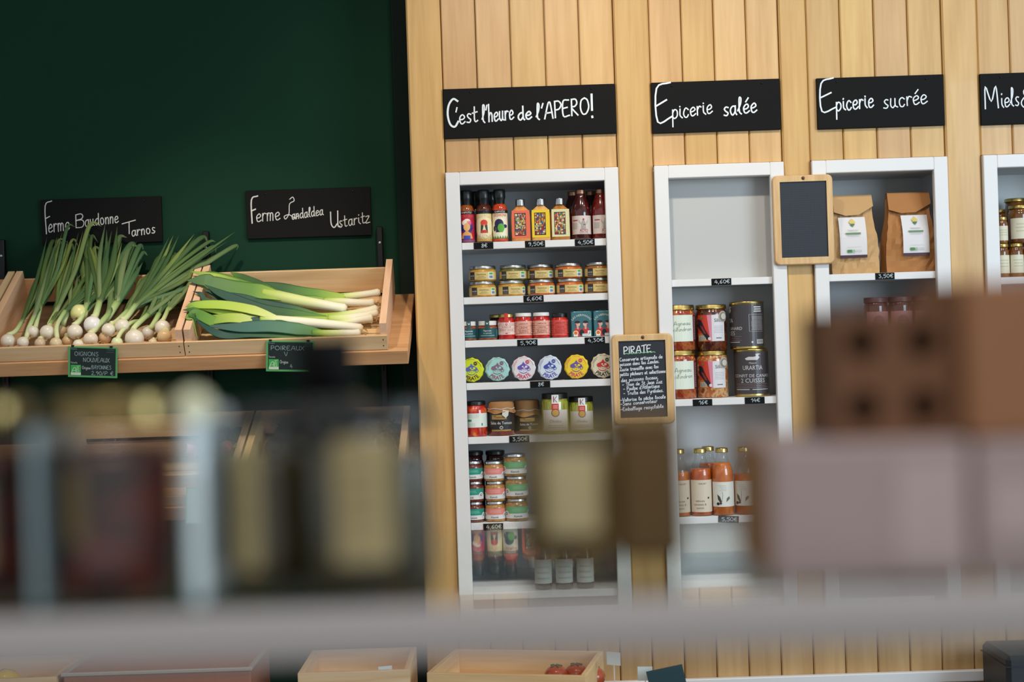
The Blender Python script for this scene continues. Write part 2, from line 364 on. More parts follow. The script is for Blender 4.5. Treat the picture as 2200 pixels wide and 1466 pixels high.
def clip_u(pts, a, d):
    for lim, sg in ((a, 1), (d, -1)):
        out = []
        for i, p in enumerate(pts):
            q = pts[i - 1]; fp, fq = (p[0] - lim) * sg, (q[0] - lim) * sg
            if (fp >= 0) != (fq >= 0): t = fq / (fq - fp); out.append((lim, q[1] + (p[1] - q[1]) * t))
            if fp >= 0: out.append(p)
        pts = out
        if len(pts) < 3: return []
    return pts
class Decal:
    """flat printing on a plane (R = 0: faces -Y at y = 0) or round a cylinder of radius R about Z"""
    def __init__(s, b, w, h, z0=0.0, R=0.0, x0=0.0, lift=0.0004):
        s.b, s.w, s.h, s.z0, s.R, s.x0, s.lift, s.n = b, w, h, z0, R, x0, lift, 0
    def up(s, L):
        s.n += 1; return L + s.n * 0.006     # every mark lies a hair above the one before
    def p(s, u, v, L):
        X = s.x0 + (u - 0.5) * s.w; Z = s.z0 + v * s.h; e = s.lift * (1 + L)
        if s.R:
            a = X / s.R; return Vector((math.sin(a) * (s.R + e), -math.cos(a) * (s.R + e), Z))
        return Vector((X, -e, Z))
    def rect(s, u0, v0, u1, v1, c, L=0):
        L = s.up(L); s.b.c = c; n = max(1, int(abs(u1 - u0) * s.w / (0.16 * s.R)) + 1) if s.R else 1
        for i in range(n):
            a, d = u0 + (u1 - u0) * i / n, u0 + (u1 - u0) * (i + 1) / n
            s.b.f([s.b.v(s.p(*q, L)) for q in ((a, v0), (d, v0), (d, v1), (a, v1))])
    def poly(s, pts, c, L=1):
        L = s.up(L); s.b.c = c; parts = [list(pts)]
        if s.R:                            # cut into strips so that it follows the curve
            st = 0.16 * s.R / s.w; k0 = math.floor(min(p[0] for p in pts) / st); k1 = math.ceil(max(p[0] for p in pts) / st)
            if k1 - k0 > 1: parts = [clip_u(pts, k * st, (k + 1) * st) for k in range(k0, k1)]
        for q in parts:
            if len(q) < 3: continue
            vs = [s.b.v(s.p(x, y, L)) for x, y in q]
            for t in tessellate_polygon([[Vector((x, y, 0)) for x, y in q]]): s.b.f([vs[i] for i in t])
    def ell(s, cu, cv, ru, rv, c, L=1, n=16, a0=0.0, a1=2 * PI):
        """ru, rv as fractions of the height (round when equal)"""
        k = s.h / s.w
        s.poly([(cu + ru * k * math.cos(a0 + (a1 - a0) * i / n), cv + rv * math.sin(a0 + (a1 - a0) * i / n)) for i in range(n)], c, L)
    def text(s, t, cu, v, h, c, L=1, maxw=None, arc=None, bold=0.0):
        L = s.up(L); V, P, tw = text2d(t, bold); k = s.h / s.w; fw = tw * h * k; sx = 1.0
        if maxw and fw > maxw: sx = maxw / fw
        s.b.c = c; vs = []
        for x, y in V:
            if arc:                        # round a circle: centre (cu, v), radius arc (share of the height), reading along its lower or upper side
                r = abs(arc); a = (x - tw / 2) * h * sx / r
                if arc < 0: vs.append(s.b.v(s.p(cu + math.sin(a) * (r - y * h) * k, v - math.cos(a) * (r - y * h), L)))
                else: vs.append(s.b.v(s.p(cu + math.sin(a) * (r + y * h) * k, v + math.cos(a) * (r + y * h), L)))
            else: vs.append(s.b.v(s.p(cu - fw * sx / 2 + x * h * k * sx, v + y * h, L)))
        for q in P: s.b.f([vs[i] for i in q])
    def stroke(s, pts, w, c, L=1, smooth=4):
        """pts in label fractions; w in metres"""
        L = s.up(L); s.b.c = c; Q = [Vector(((x) * s.w, y * s.h)) for x, y in pts]
        if smooth > 1 and len(Q) > 2: Q = [Vector(q[:2]) for q in cat([(q.x, q.y, 0) for q in Q], smooth)]
        Q = [q for i, q in enumerate(Q) if i == 0 or (q - Q[i - 1]).length > 1e-7]
        if len(Q) == 1: Q.append(Q[0] + Vector((w * .2, 0)))
        m = len(Q); l = []; r = []
        for i, q in enumerate(Q):
            t = Q[min(i + 1, m - 1)] - Q[max(i - 1, 0)]
            t = t.normalized() if t.length > 1e-9 else Vector((1, 0)); n = Vector((-t.y, t.x)) * (w / 2)
            if i == 0: q = q - t * w * .4
            if i == m - 1: q = q + t * w * .4
            a, d = q + n, q - n; L += .004
            l.append(s.b.v(s.p(a.x / s.w, a.y / s.h, L))); r.append(s.b.v(s.p(d.x / s.w, d.y / s.h, L)))
        for i in range(m - 1): s.b.f([l[i], r[i], r[i + 1], l[i + 1]])
    def write(s, t, u0, v0, u1, xh, w, c, L=1, rise=0.0, jit=0.25, cap=1.0):
        """handwriting from u0 to u1, baseline v0, x-height xh (share of the height)"""
        st, tw = hand(t, jit); ku = (u1 - u0) / tw
        for k in st:
            s.stroke([(u0 + x * ku, v0 + rise * x / tw + (y if y <= 10 else 10 + (y - 10) * cap) / 10 * xh) for x, y in k], w, c, L)
def lines(D, u0, v0, u1, v1, n, c, L=1, th=0.35, rag=0.15):
    """rows of print too small to read"""
    for i in range(n):
        v = v1 - (v1 - v0) * (i + 0.5) / n; hh = (v1 - v0) / n * th
        D.rect(u0 + random.uniform(0, rag) * (u1 - u0) * .5, v - hh / 2, u1 - random.uniform(0, rag) * (u1 - u0) * .5, v + hh / 2, c, L)

# ------------------------------------------------------------------ the room
OAK = wood('oak_boards', C('#c49a63'), C('#dfba84'), 'Z', 6.0, 0.42, 0.10)
WHITEP = plain('white_paint', C('#e9e7e6'), 0.4)
GREENW = plain('dark_green_paint', C('#0e3524'), 0.8, noise=0.10, nscale=3, spec=.2)
FRAME_TOP, FRAME_BOT = 366.0, -615.0
UNITS = [(-131.5, 239.5), (316.5, 595.0), (655.0, 946.5), (1023.0, 1302.0)]
POSTS = [(-206.5, -131.5), (239.5, 316.5), (595.0, 655.0), (946.5, 1023.0), (1302.0, 1378.0)]
CEIL = 3.0
b = B(); rp = random.Random(3)
def board(x0, x1, z0, z1, yf, bev=0.003, tone=None):
    q = rp.uniform(.88, 1.06); t = tone or (q, q * rp.uniform(.92, .985), q * rp.uniform(.78, .94), 1)
    b.c = t; g = 0.0012
    b.box(x0 + g, x1 - g, yf, 0.022, z0, z1, bev)
for i, (p0, p1) in enumerate(POSTS):
    k = (1.0, .95, .86)
    b_z0 = wz(FRAME_BOT)
    board(wx(p0), wx(p1), b_z0, CEIL, -0.006, 0.005, (0.97, 0.91, 0.72 + .04 * (i % 2), 1))
for i, (u0, u1) in enumerate(UNITS):
    n = 5 if i == 0 else 4
    for k in range(n):
        board(wx(u0 + (u1 - u0) * k / n), wx(u0 + (u1 - u0) * (k + 1) / n), wz(FRAME_TOP), CEIL, 0.0, 0.0035)
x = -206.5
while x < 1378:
    board(wx(x), wx(min(x + 69.5, 1378)), 0.0, wz(FRAME_BOT), 0.0, 0.0035, (lambda q: (q, q * .94, q * .90, 1))(rp.uniform(.70, .82))); x += 69.5  # lower boards coloured darker and greyer for the weaker light there
b.c = (0.25, 0.2, 0.15, 1)
for p0, p1 in POSTS: b.box(wx(p0), wx(p1), 0.022, 0.26, 0, CEIL)
for u0, u1 in UNITS:
    b.box(wx(u0), wx(u1), 0.022, 0.10, wz(FRAME_TOP), CEIL); b.box(wx(u0), wx(u1), 0.022, 0.10, 0, wz(FRAME_BOT))
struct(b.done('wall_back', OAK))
YG = 0.25
b = B(); b.box(-4.0, wx(-206.5) - 0.001, YG, YG + 0.1, 0, CEIL); struct(b.done('wall_left', GREENW))
b = B(); b.box(wx(-206.5) - 0.062, wx(-206.5) - 0.002, YG - 0.012, YG - 0.0005, 0.0, CEIL, 0.003)
struct(b.done('dark_strip_1', plain('near_black_green', C('#10261c'), 0.8)))  # narrow strip along the oak edge, darker green than the wall
b = B(); b.box(-4.0, 3.0, -5.6, 0.6, -0.1, 0); struct(b.done('floor', plain('grey_floor', C('#6f6a64'), 0.35, noise=.15, nscale=6)))
b = B(); b.box(-4.0, 3.0, -3.0, 0.6, CEIL, CEIL + 0.1); struct(b.done('ceiling', plain('ceiling_paint', C('#cfcac2'), 0.8)))
b = B(); b.box(wx(-206.5), wx(1378), -0.022, -0.0005, ZC - 1.070, ZC - 1.036, 0.003); struct(b.done('baseboard_back', WHITEP))

# ------------------------------------------------------------------ four built-in shelf units
BACKS = [plain('slate_grey_panel', C('#c3c6c8'), 0.55), plain('pale_grey_panel', C('#e0e0de'), 0.55),
         plain('mid_grey_panel', C('#c8cacb'), 0.55), plain('grey_panel', C('#c9cccc'), 0.55)]
DEPTH = [0.24, 0.17, 0.22, 0.22]
SH = [[(989, 522.3), (993, 639.6), (996.8, 732.5), (999.8, 824), (1003, 940), (1010, 1125), (1014, 1275)],
      [(1443, 601.7), (1449.6, 858.7), (1462, 1112), (1466, 1290)],
      [(1795.7, 589.5), (1805.5, 848), (1812, 1100)], [(2152, 596), (2160, 850), (2168, 1100)]]
SZ = []
UL = ['white framed wall shelf unit with seven shelves under the sign ending in an exclamation mark',
      'white framed wall shelf unit with an empty top compartment, between the two small slates',
      'white framed wall shelf unit holding two brown paper bags on its top shelf',
      'white framed wall shelf unit cut off by the right edge, holding small honey jars']
for i, (u0, u1) in enumerate(UNITS):
    t = thing('shelf_unit', UL[i], 'shelf unit', (0, 0, 0), group='built-in shelf units in the oak wall')
    a0, a1, z1, z0, fw = wx(u0), wx(u1), wz(FRAME_TOP), wz(FRAME_BOT), wx(30)
    b = B(); yf, yb = -0.022, 0.0
    b.box(a0, a0 + fw, yf, yb, z0, z1, 0.002); b.box(a1 - fw, a1, yf, yb, z0, z1, 0.002)
    b.box(a0 + fw, a1 - fw, yf, yb, z1 - wx(28), z1, 0.002); b.box(a0 + fw, a1 - fw, yf, yb, z0, z0 + wx(26), 0.002)
    b.done('frame', WHITEP, t)
    s0, s1 = a0 + wx(8), a1 - wx(8); yd = DEPTH[i]
    b = B(); b.box(s0, s1, yd, yd + 0.012, z0 + .01, z1 - .01); b.done('back_panel', BACKS[i], t)
    side = BACKS[i]
    if i == 1:
        zt = at(1443, 601.7, -.006).z; b = B(); b.box(s0 + .001, s1 - .001, .045, .057, zt + .0005, z1 - wx(28) + .0015); b.done('shallow_back', plain('pale_back_panel', C('#bfbfbd'), .55), t)
    for q in (s0 - 0.008, s1):
        b = B(); b.box(q, q + 0.008, 0.0005, yd, z0 + .01, z1 - .01); b.done('side_panel', side, t)
    b = B(); b.box(s0, s1, 0.0005, yd, z1 - wx(28) + .002, z1 - wx(28) + .010); b.done('top_panel', side, t)
    zz = []
    for q in SH[i]:
        z = at(q[0], q[1], -0.006).z; zz.append(z + 0.0004)
        b = B(); b.box(a0 + fw + .0005, a1 - fw - .0005, -0.006, 0.0005, z - 0.0213, z, 0.001)
        b.box(s0 + .0005, s1 - .0005, 0.0005, yd - .0005, z - 0.0213, z)
        b.done('shelf', WHITEP, t)
    SZ.append(zz)

# ------------------------------------------------------------------ chalkboard signs
SIGN = plain('black_slate', C('#0a090a'), 0.7, noise=.15, nscale=30, spec=.2)
GREYW = C('#e9eef2'); CH2 = C('#d9d6d0')
def signboard(tl, br, Y, label, words, thick=0.011, cw=0.0034, nails=True, tilt=0.0, name='chalkboard_sign', col=GREYW):
    """flat board between two unrolled corners; words = (text, x0, y_baseline, x1, xheight px, width factor, rise px, cap) in photo pixels"""
    A, Z = at(*tl, Y), at(*br, Y); w, h = Z.x - A.x, A.z - Z.z
    cx, cz = (A.x + Z.x) / 2, (A.z + Z.z) / 2
    t = thing(name, label, 'sign', (cx, Y, cz), (0, tilt, 0))
    b = B(); b.box(-w / 2, w / 2, 0, thick, -h / 2, h / 2, 0.0012); b.done('board', SIGN, t)
    b = None; last = None
    for q in words:
        tx, x0, yb, x1, xh, wf, rise, cap = q
        if b is None or x0 > last + 6:
            if b: b.done('chalk_lettering', CHALK, t)
            b = B(); D = Decal(b, w, h, -h / 2, 0.0, 0.0, 0.0006)
        last = x1
        p0 = at(x0, yb, Y); p1 = at(x1, yb, Y); k = sc(Y)
        u0, u1, v0 = (p0.x - A.x) / w, (p1.x - A.x) / w, (p0.z - Z.z) / h
        rise = (rise * k + (p0.z - p1.z)) / h
        D.write(tx, u0, v0, u1, xh * k / h, cw * wf, col, 1, rise, 0.3, cap)
    b.done('chalk_lettering', CHALK, t)
    if nails:
        for s in (-.34, .36):
            b = B(); b.M = Matrix.Translation((w * s, -0.001, h * .42)) @ Matrix.Rotation(PI / 2, 4, 'X')
            b.lathe([(0, .002), (.002, .0016), (.003, 0), (0, -.001)], 10); b.done('nail', plain('dark_nail', C('#33302c'), .4, .8), t)
    return t
signboard((951.3, 191.8), (1325, 286.4), -0.0115, 'long black chalkboard sign over the widest shelf unit, lettering ending in an exclamation mark',
    [('C', 961, 274, 990, 30, 1.75, 2, 1.0), ("'est", 979, 268, 1027, 19, 1.2, 4, 1.0), ("l'heure", 1036, 264, 1104, 19, 1.25, 4, 1.0),
     ('de', 1113, 259, 1142, 16, 1.45, 2, 0.8), ("l'APERO", 1152, 258, 1267, 17.5, 1.35, 6, 1.0), ('!', 1266, 254, 1281, 20, 1.9, 2, 1.05)])
signboard((1398.9, 177.7), (1678.4, 278), -0.0115, 'black chalkboard sign with a tall E over the shelf unit with the empty top',
    [('E', 1409, 267, 1449, 39, 1.5, 12, 1.0), ('picerie', 1444, 256, 1531, 19, 1.15, 7, .6), ('sal\u00e9e', 1554, 250, 1626, 19, 1.3, 5, .9)])
signboard((1753.6, 168.4), (2030.6, 269.2), -0.0115, 'black chalkboard sign with a tall E over the shelf unit with paper bags',
    [('E', 1762, 245, 1800, 34, 1.4, 10, 1.0), ('picerie', 1796, 239, 1877, 19, 1.25, 4, .6), ('sucr\u00e9e', 1897, 234, 1992, 19, 1.1, 6, .8)])
signboard((2104.8, 158.8), (2386, 260), -0.0115, 'black chalkboard sign cut off by the right edge of the picture',
    [('M', 2114, 234, 2147, 24, 1.2, 0, 1.0), ('iels', 2150, 231, 2190, 19, 1.1, 2, 1.1), ('&', 2193, 231, 2225, 19, 1.1, 0, 1.1)])
signboard((87.6, 429.7), (349, 519.5), YG - 0.0135, 'left black chalkboard sign on the green wall above the onions',
    [('F', 98, 503, 115, 32, .95, 4, 1.0), ('erme', 104, 500, 150, 17, .85, 3, .9), ('B', 162, 490, 184, 14, .85, 2, 1.0), ('audonne', 183, 487, 255, 14, .85, 4, .75),
     ('T', 264, 505, 292, 12.5, .9, 4, 1.0), ('arnos', 283, 508, 334, 12, .85, 4, .9)], col=CH2)
signboard((527.5, 410), (798.7, 505.3), YG - 0.0135, 'right black chalkboard sign on the green wall above the leeks',
    [('F', 540, 481, 557, 27, 1.25, 3, 1.0), ('erme', 551, 477, 602, 17, .85, 1, .9), ('L', 611, 471, 641, 20, .8, 2, 1.05), ('andaldea', 627, 472, 695, 11, .8, 6, .85),
     ('U', 710, 490, 730, 17, 1.1, 2, 1.0), ('staritz', 728, 489, 795, 13.5, .8, 7, .95)], col=CH2)

# ------------------------------------------------------------------ school slates hung on the posts
BEECH = wood('beech_frame', C('#c79a63'), C('#e3bd87'), 'Z', 20, .45, .2)
def slate(tl, br, inner, label, lined=False, text=None):
    Y = -0.036; A, Z = at(*tl, Y), at(*br, Y); w, h = Z.x - A.x, A.z - Z.z
    t = thing('school_slate', label, 'slate', ((A.x + Z.x) / 2, Y, (A.z + Z.z) / 2))
    k = sc(Y); il, it, ir, ib = [q * k for q in inner]     # border widths left, top, right, bottom in px
    b = B(); r = 0.016; n = 7; out = []
    for cx, cz, a0 in ((w / 2 - r, h / 2 - r, 0), (-w / 2 + r, h / 2 - r, PI / 2), (-w / 2 + r, -h / 2 + r, PI), (w / 2 - r, -h / 2 + r, PI * 1.5)):
        for i in range(n): a = a0 + PI / 2 * i / (n - 1); out.append((cx + r * math.cos(a), cz + r * math.sin(a)))
    inn = [(w / 2 - ir, h / 2 - it), (-w / 2 + il, h / 2 - it), (-w / 2 + il, -h / 2 + ib), (w / 2 - ir, -h / 2 + ib)]
    inr = [inn[i // n] for i in range(4 * n)]
    b.c = (1, 1, 1, 1); N = 4 * n; e = 0.0035
    def shr(p, s): return (p[0] * (1 - s * 2 / w), p[1] * (1 - s * 2 / h))
    R = [[b.v(x, 0.012, z) for x, z in out], [b.v(x, e, z) for x, z in out], [b.v(*(lambda q: (q[0], 0, q[1]))(shr(p, e))) for p in out],
         [b.v(x, 0, z) for x, z in inr], [b.v(x, 0.0045, z) for x, z in inr]]
    for q in range(4):
        for i in range(N):
            j = (i + 1) % N; vs = [R[q][i], R[q][j], R[q + 1][j], R[q + 1][i]]
            b.f(vs, q < 2)
    b.f(R[0]); bmesh.ops.remove_doubles(b.bm, verts=b.bm.verts[:], dist=1e-6)
    b.done('frame', BEECH, t)
    b = B(); b.box(-w / 2 + il - .002, w / 2 - ir + .002, 0.0045, 0.009, -h / 2 + ib - .002, h / 2 - it + .002); b.done('slate_panel', plain('slate_blue_black', C('#22262e'), .6, noise=.2, nscale=60), t)
    iw, ih = w - il - ir, h - it - ib
    b = B(); D = Decal(b, iw, ih, -h / 2 + ib, 0, (il - ir) / 2, -0.0042)
    b.M = None
    D.lift = 0.0; base = Decal(b, iw, ih, -h / 2 + ib, 0, (il - ir) / 2); base.lift = 1e-9
    def P(u, v, L): return Vector(((il - ir) / 2 + (u - .5) * iw, 0.0042 - .0002 * L, -h / 2 + ib + v * ih))
    base.p = P
    if lined:
        g = C('#4b5464')
        for i in range(1, 34): base.rect(.01, i / 34 - .0012, .99, i / 34 + .0012, g)
        for i in range(1, 24): base.rect(i / 24 - .0018, .01, i / 24 + .0018, .99, g)
        b.done('ruled_lines', CHALK, t)
    else:
        for q in text:
            base.write(*q)
        wv = [(.13 + .65 * i / 16, .832 + (.006 if i % 2 else -.003) + .012 * i / 16) for i in range(17)]
        base.stroke(wv, .0022, C('#7fc58a'))
        b.done('chalk_lettering', CHALK, t)
    b = B(); b.M = Matrix.Translation((0.002, -0.0005, h / 2 - it * .5)) @ Matrix.Rotation(PI / 2, 4, 'X')
    b.lathe([(0, .004), (.004, .003), (.0052, 0), (0, -.001)], 12); b.done('screw', plain('brown_screw', C('#6b4a35'), .4, .5), t)
    return t
slate((1659, 378), (1794.6, 566.6), (15.5, 14, 13.5, 16), 'blank small blackboard in rounded beech frame, hung high between two shelf units', lined=True)
cw = .0016; wc = C('#dfe4ea')
TX = [('PIRATE', .11, .83, .70, .042, .0030, wc, 1, .02, .3, 1.15)]
for t_, u0, u1, v in (('Conserverie artisanale de', .02, .93, .735), ('poisson dans les Landes.', .02, .86, .675), ('Lucie travaille avec les', .02, .84, .608),
        ('petits p\u00eacheurs et selectionne', .02, .99, .545), ('des poissons locaux.', .04, .83, .468), ('- Thon de St Jean Luz', .06, .91, .410),
        ("- Poulpe d'Atlantique", .08, .85, .355), ('- Truite des Pyr\u00e9n\u00e9es.', .08, .93, .296), ('-Valorise la p\u00eache locale', .01, .97, .212),
        ('-Sans conservateur', .01, .79, .160), ('-Emballage recyclable', .01, .92, .090)):
    TX.append((t_, u0, v, u1, .024, cw, wc, 1, .028, .4, .85))
slate((1313.5, 720), (1451.0, 910), (14.3, 14, 16, 15), 'small blackboard in beech frame covered with chalk writing, hung between two shelf units', text=TX)

# ------------------------------------------------------------------ price cards on the shelf edges
def price(u, s, x0, x1, t, label, dy=0.0, tilt=0.0, col=C('#c9d4da')):
    q = SH[u][s]; Y = -0.0075; z = SZ[u][s]; X0, X1 = x_at(x0, z, Y), x_at(x1, z, Y); w, h = X1 - X0, 0.0205
    o = thing('price_card', label, 'price card', ((X0 + X1) / 2, Y, z - 0.0008 - h / 2 + dy), (0, tilt, 0), 'black chalk price cards on the shelf edges')
    b = B(); b.box(-w / 2, w / 2, 0, 0.0013, -h / 2, h / 2); b.done('card', SIGN, o)
    b = B(); D = Decal(b, w, h, -h / 2); n = len(t)
    wd_ = min(.84, .155 * n); D.write(t, .55 - wd_ / 2, .24, .55 + wd_ / 2, .27, .0014, col, 1, .06, .3, .95); b.done('chalk_lettering', CHALK, o)
price(0, 0, 1017.5, 1059.7, '8\u20ac', 'black price card under the black-capped sauce bottles reading 8 euro')
price(0, 0, 1127.8, 1170.8, '9,50\u20ac', 'black price card reading 9,50 euro under the flat mustard flasks')
price(0, 0, 1234.8, 1277.4, '4,50\u20ac', 'black price card reading 4,50 euro under the dark red bottles')
price(0, 1, 1124.5, 1167.7, '6,60\u20ac', 'black price card reading 6,60 euro below the stacked flat spread jars')
price(0, 2, 1111, 1154.5, '5,90\u20ac', 'black price card reading 5,90 euro below the white-lidded red jars', -0.002)
price(0, 2, 1256, 1299.5, '4,30\u20ac', 'black price card reading 4,30 euro below the two blue-green tins', -.001, -.02)
price(0, 3, 1138.7, 1181.9, '8\u20ac', 'black price card under the paper-wrapped round jars reading 8 euro')
price(0, 4, 1093.8, 1137, '3,50\u20ac', 'dim black price card under the tied kraft-topped sauce jars')
price(0, 5, 1038, 1080.8, '4,60\u20ac', 'black price card reading 4,60 euro under the stacks of teal and pink jars', -.002)
price(1, 0, 1528.4, 1570.9, '4,60\u20ac', 'black price card reading 4,60 euro below the empty compartment')
price(1, 1, 1488.3, 1530, '16\u20ac', 'black price card reading 16 euro below the gold-lidded stew jars', -.0015)
price(1, 1, 1600, 1642.5, '14\u20ac', 'black price card reading 14 euro below the grey tins')
price(1, 2, 1543, 1587, '5,50\u20ac', 'black price card reading 5,50 euro under the orange soup bottles', 0, .06)
price(2, 0, 1880.5, 1921.7, '3,50\u20ac', 'black price card reading 3,50 euro below the brown paper bags')

# ------------------------------------------------------------------ jars, bottles, tins on the shelves
def scaled(prof, R, Hh): return [(r * R, z * Hh) for r, z in prof]
JARP = [(0, 0.004), (.86, 0), (.95, .02), (1, .07), (1, .80), (.985, .86), (.9, .91), (.86, .93), (.86, 1.0), (0, 1.0)]
WIDEP = [(0, 0.01), (.84, 0), (.95, .04), (1, .14), (1, .78), (.97, .86), (.92, .90), (.92, 1.0), (0, 1.0)]
STRP = [(0, 0.004), (.93, 0), (1, .02), (1, .90), (.97, .93), (.94, .95), (.94, 1.0), (0, 1.0)]
def lidmesh(t, name, mat, R, z0, z1, n=32, knurl=False):
    b = B(); h = z1 - z0; e = min(.0022, h * .25)
    b.lathe([(R * .90, z0), (R * .985, z0), (R, z0 + e * .6), (R * .985, z0 + e * 1.2), (R * .985, z1 - e), (R * .955, z1), (R * .90, z1 - e * .25), (R * .88, z1 - e * .5), (0, z1 - e * .5)], n)
    return b.done(name, mat, t)
def jar(px, Z, Y, R, Hh, body, lid, label, draw, category='jar', name='jar', group=None, prof=JARP, lidh=.013, lv=(.17, .75), arc=2.3, turn=0.0, lidR=None, ups=0, n=32, base=PAPER, lidname='lid'):
    """a filled glass jar: body, lid and printed label, its base at height Z"""
    t = thing(name, label, category, (x_at(px, Z, Y), Y, Z), (0, 0, turn), group)
    hb = Hh - lidh * .9
    b = B(); b.lathe(scaled(prof, R, hb), n); b.done('filled_glass', body, t)
    if lid: lidmesh(t, lidname, lid, (lidR or .93) * R, Hh - lidh, Hh)
    if draw:
        b = B(); D = Decal(b, arc * R, (lv[1] - lv[0]) * Hh, lv[0] * Hh, R); draw(D); b.done('paper_label', base, t)
    return t

# --- top shelf of the first unit
def lab_figure(bgc, head, tc, scheme):
    def f(D):
        D.rect(0, 0, 1, 1, C(bgc))
        D.rect(0, .90, 1, 1, C('#171317'), 1); D.text(head[0] or '-', .5, .925, .055, C('#e9dfd0'), 2, .7)
        D.rect(0, 0, 1, .07, C(scheme[3]), 1)
        D.text(head[1], .5, .79, .10, C(tc), 2, .62)
        if scheme[0] == 'bust':
            D.ell(.5, .47, .22, .20, C('#4a2f86'), 1); D.ell(.42, .62, .10, .09, C('#f1e4cf'), 2); D.ell(.52, .66, .11, .09, C('#f6e9d6'), 2); D.ell(.60, .61, .08, .08, C('#e8577a'), 2)
            D.poly([(.24, .1), (.76, .1), (.70, .26), (.56, .33), (.56, .42), (.44, .42), (.44, .33), (.30, .26)], C('#e6a25c'), 3)
            D.ell(.5, .48, .105, .13, C('#eab070'), 4); D.rect(.36, .08, .64, .20, C('#3d49b0'), 5)
            for k in (-1, 1): D.ell(.5 + k * .17, .42, .06, .07, C('#2e2160'), 2)
        elif scheme[0] == 'rose':
            D.ell(.5, .46, .36, .33, C('#f3e3b4'), 2, 24); D.poly([(.34, .3), (.66, .3), (.63, .64), (.5, .70), (.37, .64)], C('#1e4a3a'), 3)
            D.ell(.5, .60, .11, .10, C('#dd4433'), 4); D.poly([(.43, .36), (.57, .36), (.5, .56)], C('#f0dcae'), 4)
            D.poly([(.33, .27), (.67, .27), (.60, .36), (.40, .36)], C('#cf3a30'), 5)
            D.text(head[2], .5, .085, .14, C('#f5ecc9'), 5, .62)
            D.text(head[2], .5, .08, .15, C('#a5302c'), 4, .66)
        else:
            D.ell(.5, .40, .34, .34, C('#f4ebcd'), 1, 24); D.ell(.45, .55, .15, .16, C('#2b2450'), 2); D.poly([(.30, .28), (.62, .28), (.56, .58), (.34, .58)], C('#2b2450'), 2)
            D.ell(.54, .42, .11, .14, C('#5fae3a'), 3); D.ell(.72, .47, .09, .06, C('#312c66'), 2); D.ell(.24, .40, .05, .09, C('#2b3a2c'), 2)
            for k in range(9): D.poly([(k / 9, .07), ((k + 1) / 9, .07), ((k + .5) / 9, .17)], C('#4c8a4a'), 3)
    return f
HOTP = [(0, .003), (.93, 0), (1, .02), (1, .60), (.97, .64), (.80, .70), (.55, .735), (.46, .76), (.45, .95), (0, .95)]
def hot_sauce(px, Y, label, body, draw, dz=0.0, turn=0.0):
    Z = SZ[0][0]; k = sc(Y); R = 16.4 * k; Hh = 113 * k
    t = thing('sauce_bottle', label, 'bottle', (x_at(px, Z, Y), Y, Z), (0, 0, turn), 'black-capped sauce bottles on the top shelf')
    b = B(); b.lathe(scaled(HOTP, R, Hh), 28); b.done('filled_glass', body, t)
    b = B(); c = R * .80
    b.lathe([(c * .78, .70 * Hh), (c * .82, .715 * Hh), (c * .86, .80 * Hh), (c * .97, .83 * Hh), (c, .86 * Hh), (c, .975 * Hh), (c * .9, Hh), (0, Hh)], 24); b.done('cap', BLACKCAP, t)
    if draw:
        b = B(); draw(Decal(b, 2.9 * R, .58 * Hh, .02 * Hh, R)); b.done('paper_label', PAPER, t)
    return t
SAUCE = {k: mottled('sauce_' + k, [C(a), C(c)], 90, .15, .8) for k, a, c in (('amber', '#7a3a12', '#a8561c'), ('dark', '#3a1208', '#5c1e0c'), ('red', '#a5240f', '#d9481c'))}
la = lab_figure('#b81f3c', ('CHIPOTLE', 'LOKURA'), '#e05a4a', ('bust', 0, 0, '#8a4b7a'))
lb = lab_figure('#e7cf8e', ('', 'SALSA', 'RUDA'), '#f6f0d2', ('rose', 0, 0, '#c9a050'))
lc = lab_figure('#f0e4c8', ('CHIPOTLE', 'GRISHKENA'), '#d9694e', ('pod', 0, 0, '#d94a30'))
hot_sauce(1004.5, .026, 'black-capped sauce bottle with red and purple bust label at left end', SAUCE['amber'], la)
hot_sauce(1041.6, .022, 'black-capped sauce bottle with cream label and red rose figure', SAUCE['dark'], lb)
hot_sauce(1075.7, .022, 'black-capped sauce bottle with cream label and green pod figure', SAUCE['red'], lc)
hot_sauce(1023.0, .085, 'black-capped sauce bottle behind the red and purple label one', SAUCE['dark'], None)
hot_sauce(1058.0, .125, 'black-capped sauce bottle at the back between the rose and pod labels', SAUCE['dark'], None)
FLASK = [(0, .004), (.92, 0), (1, .03), (1, .56), (.97, .66), (.82, .745), (.55, .80), (.40, .83), (.37, .86), (.37, .98), (0, .98)]
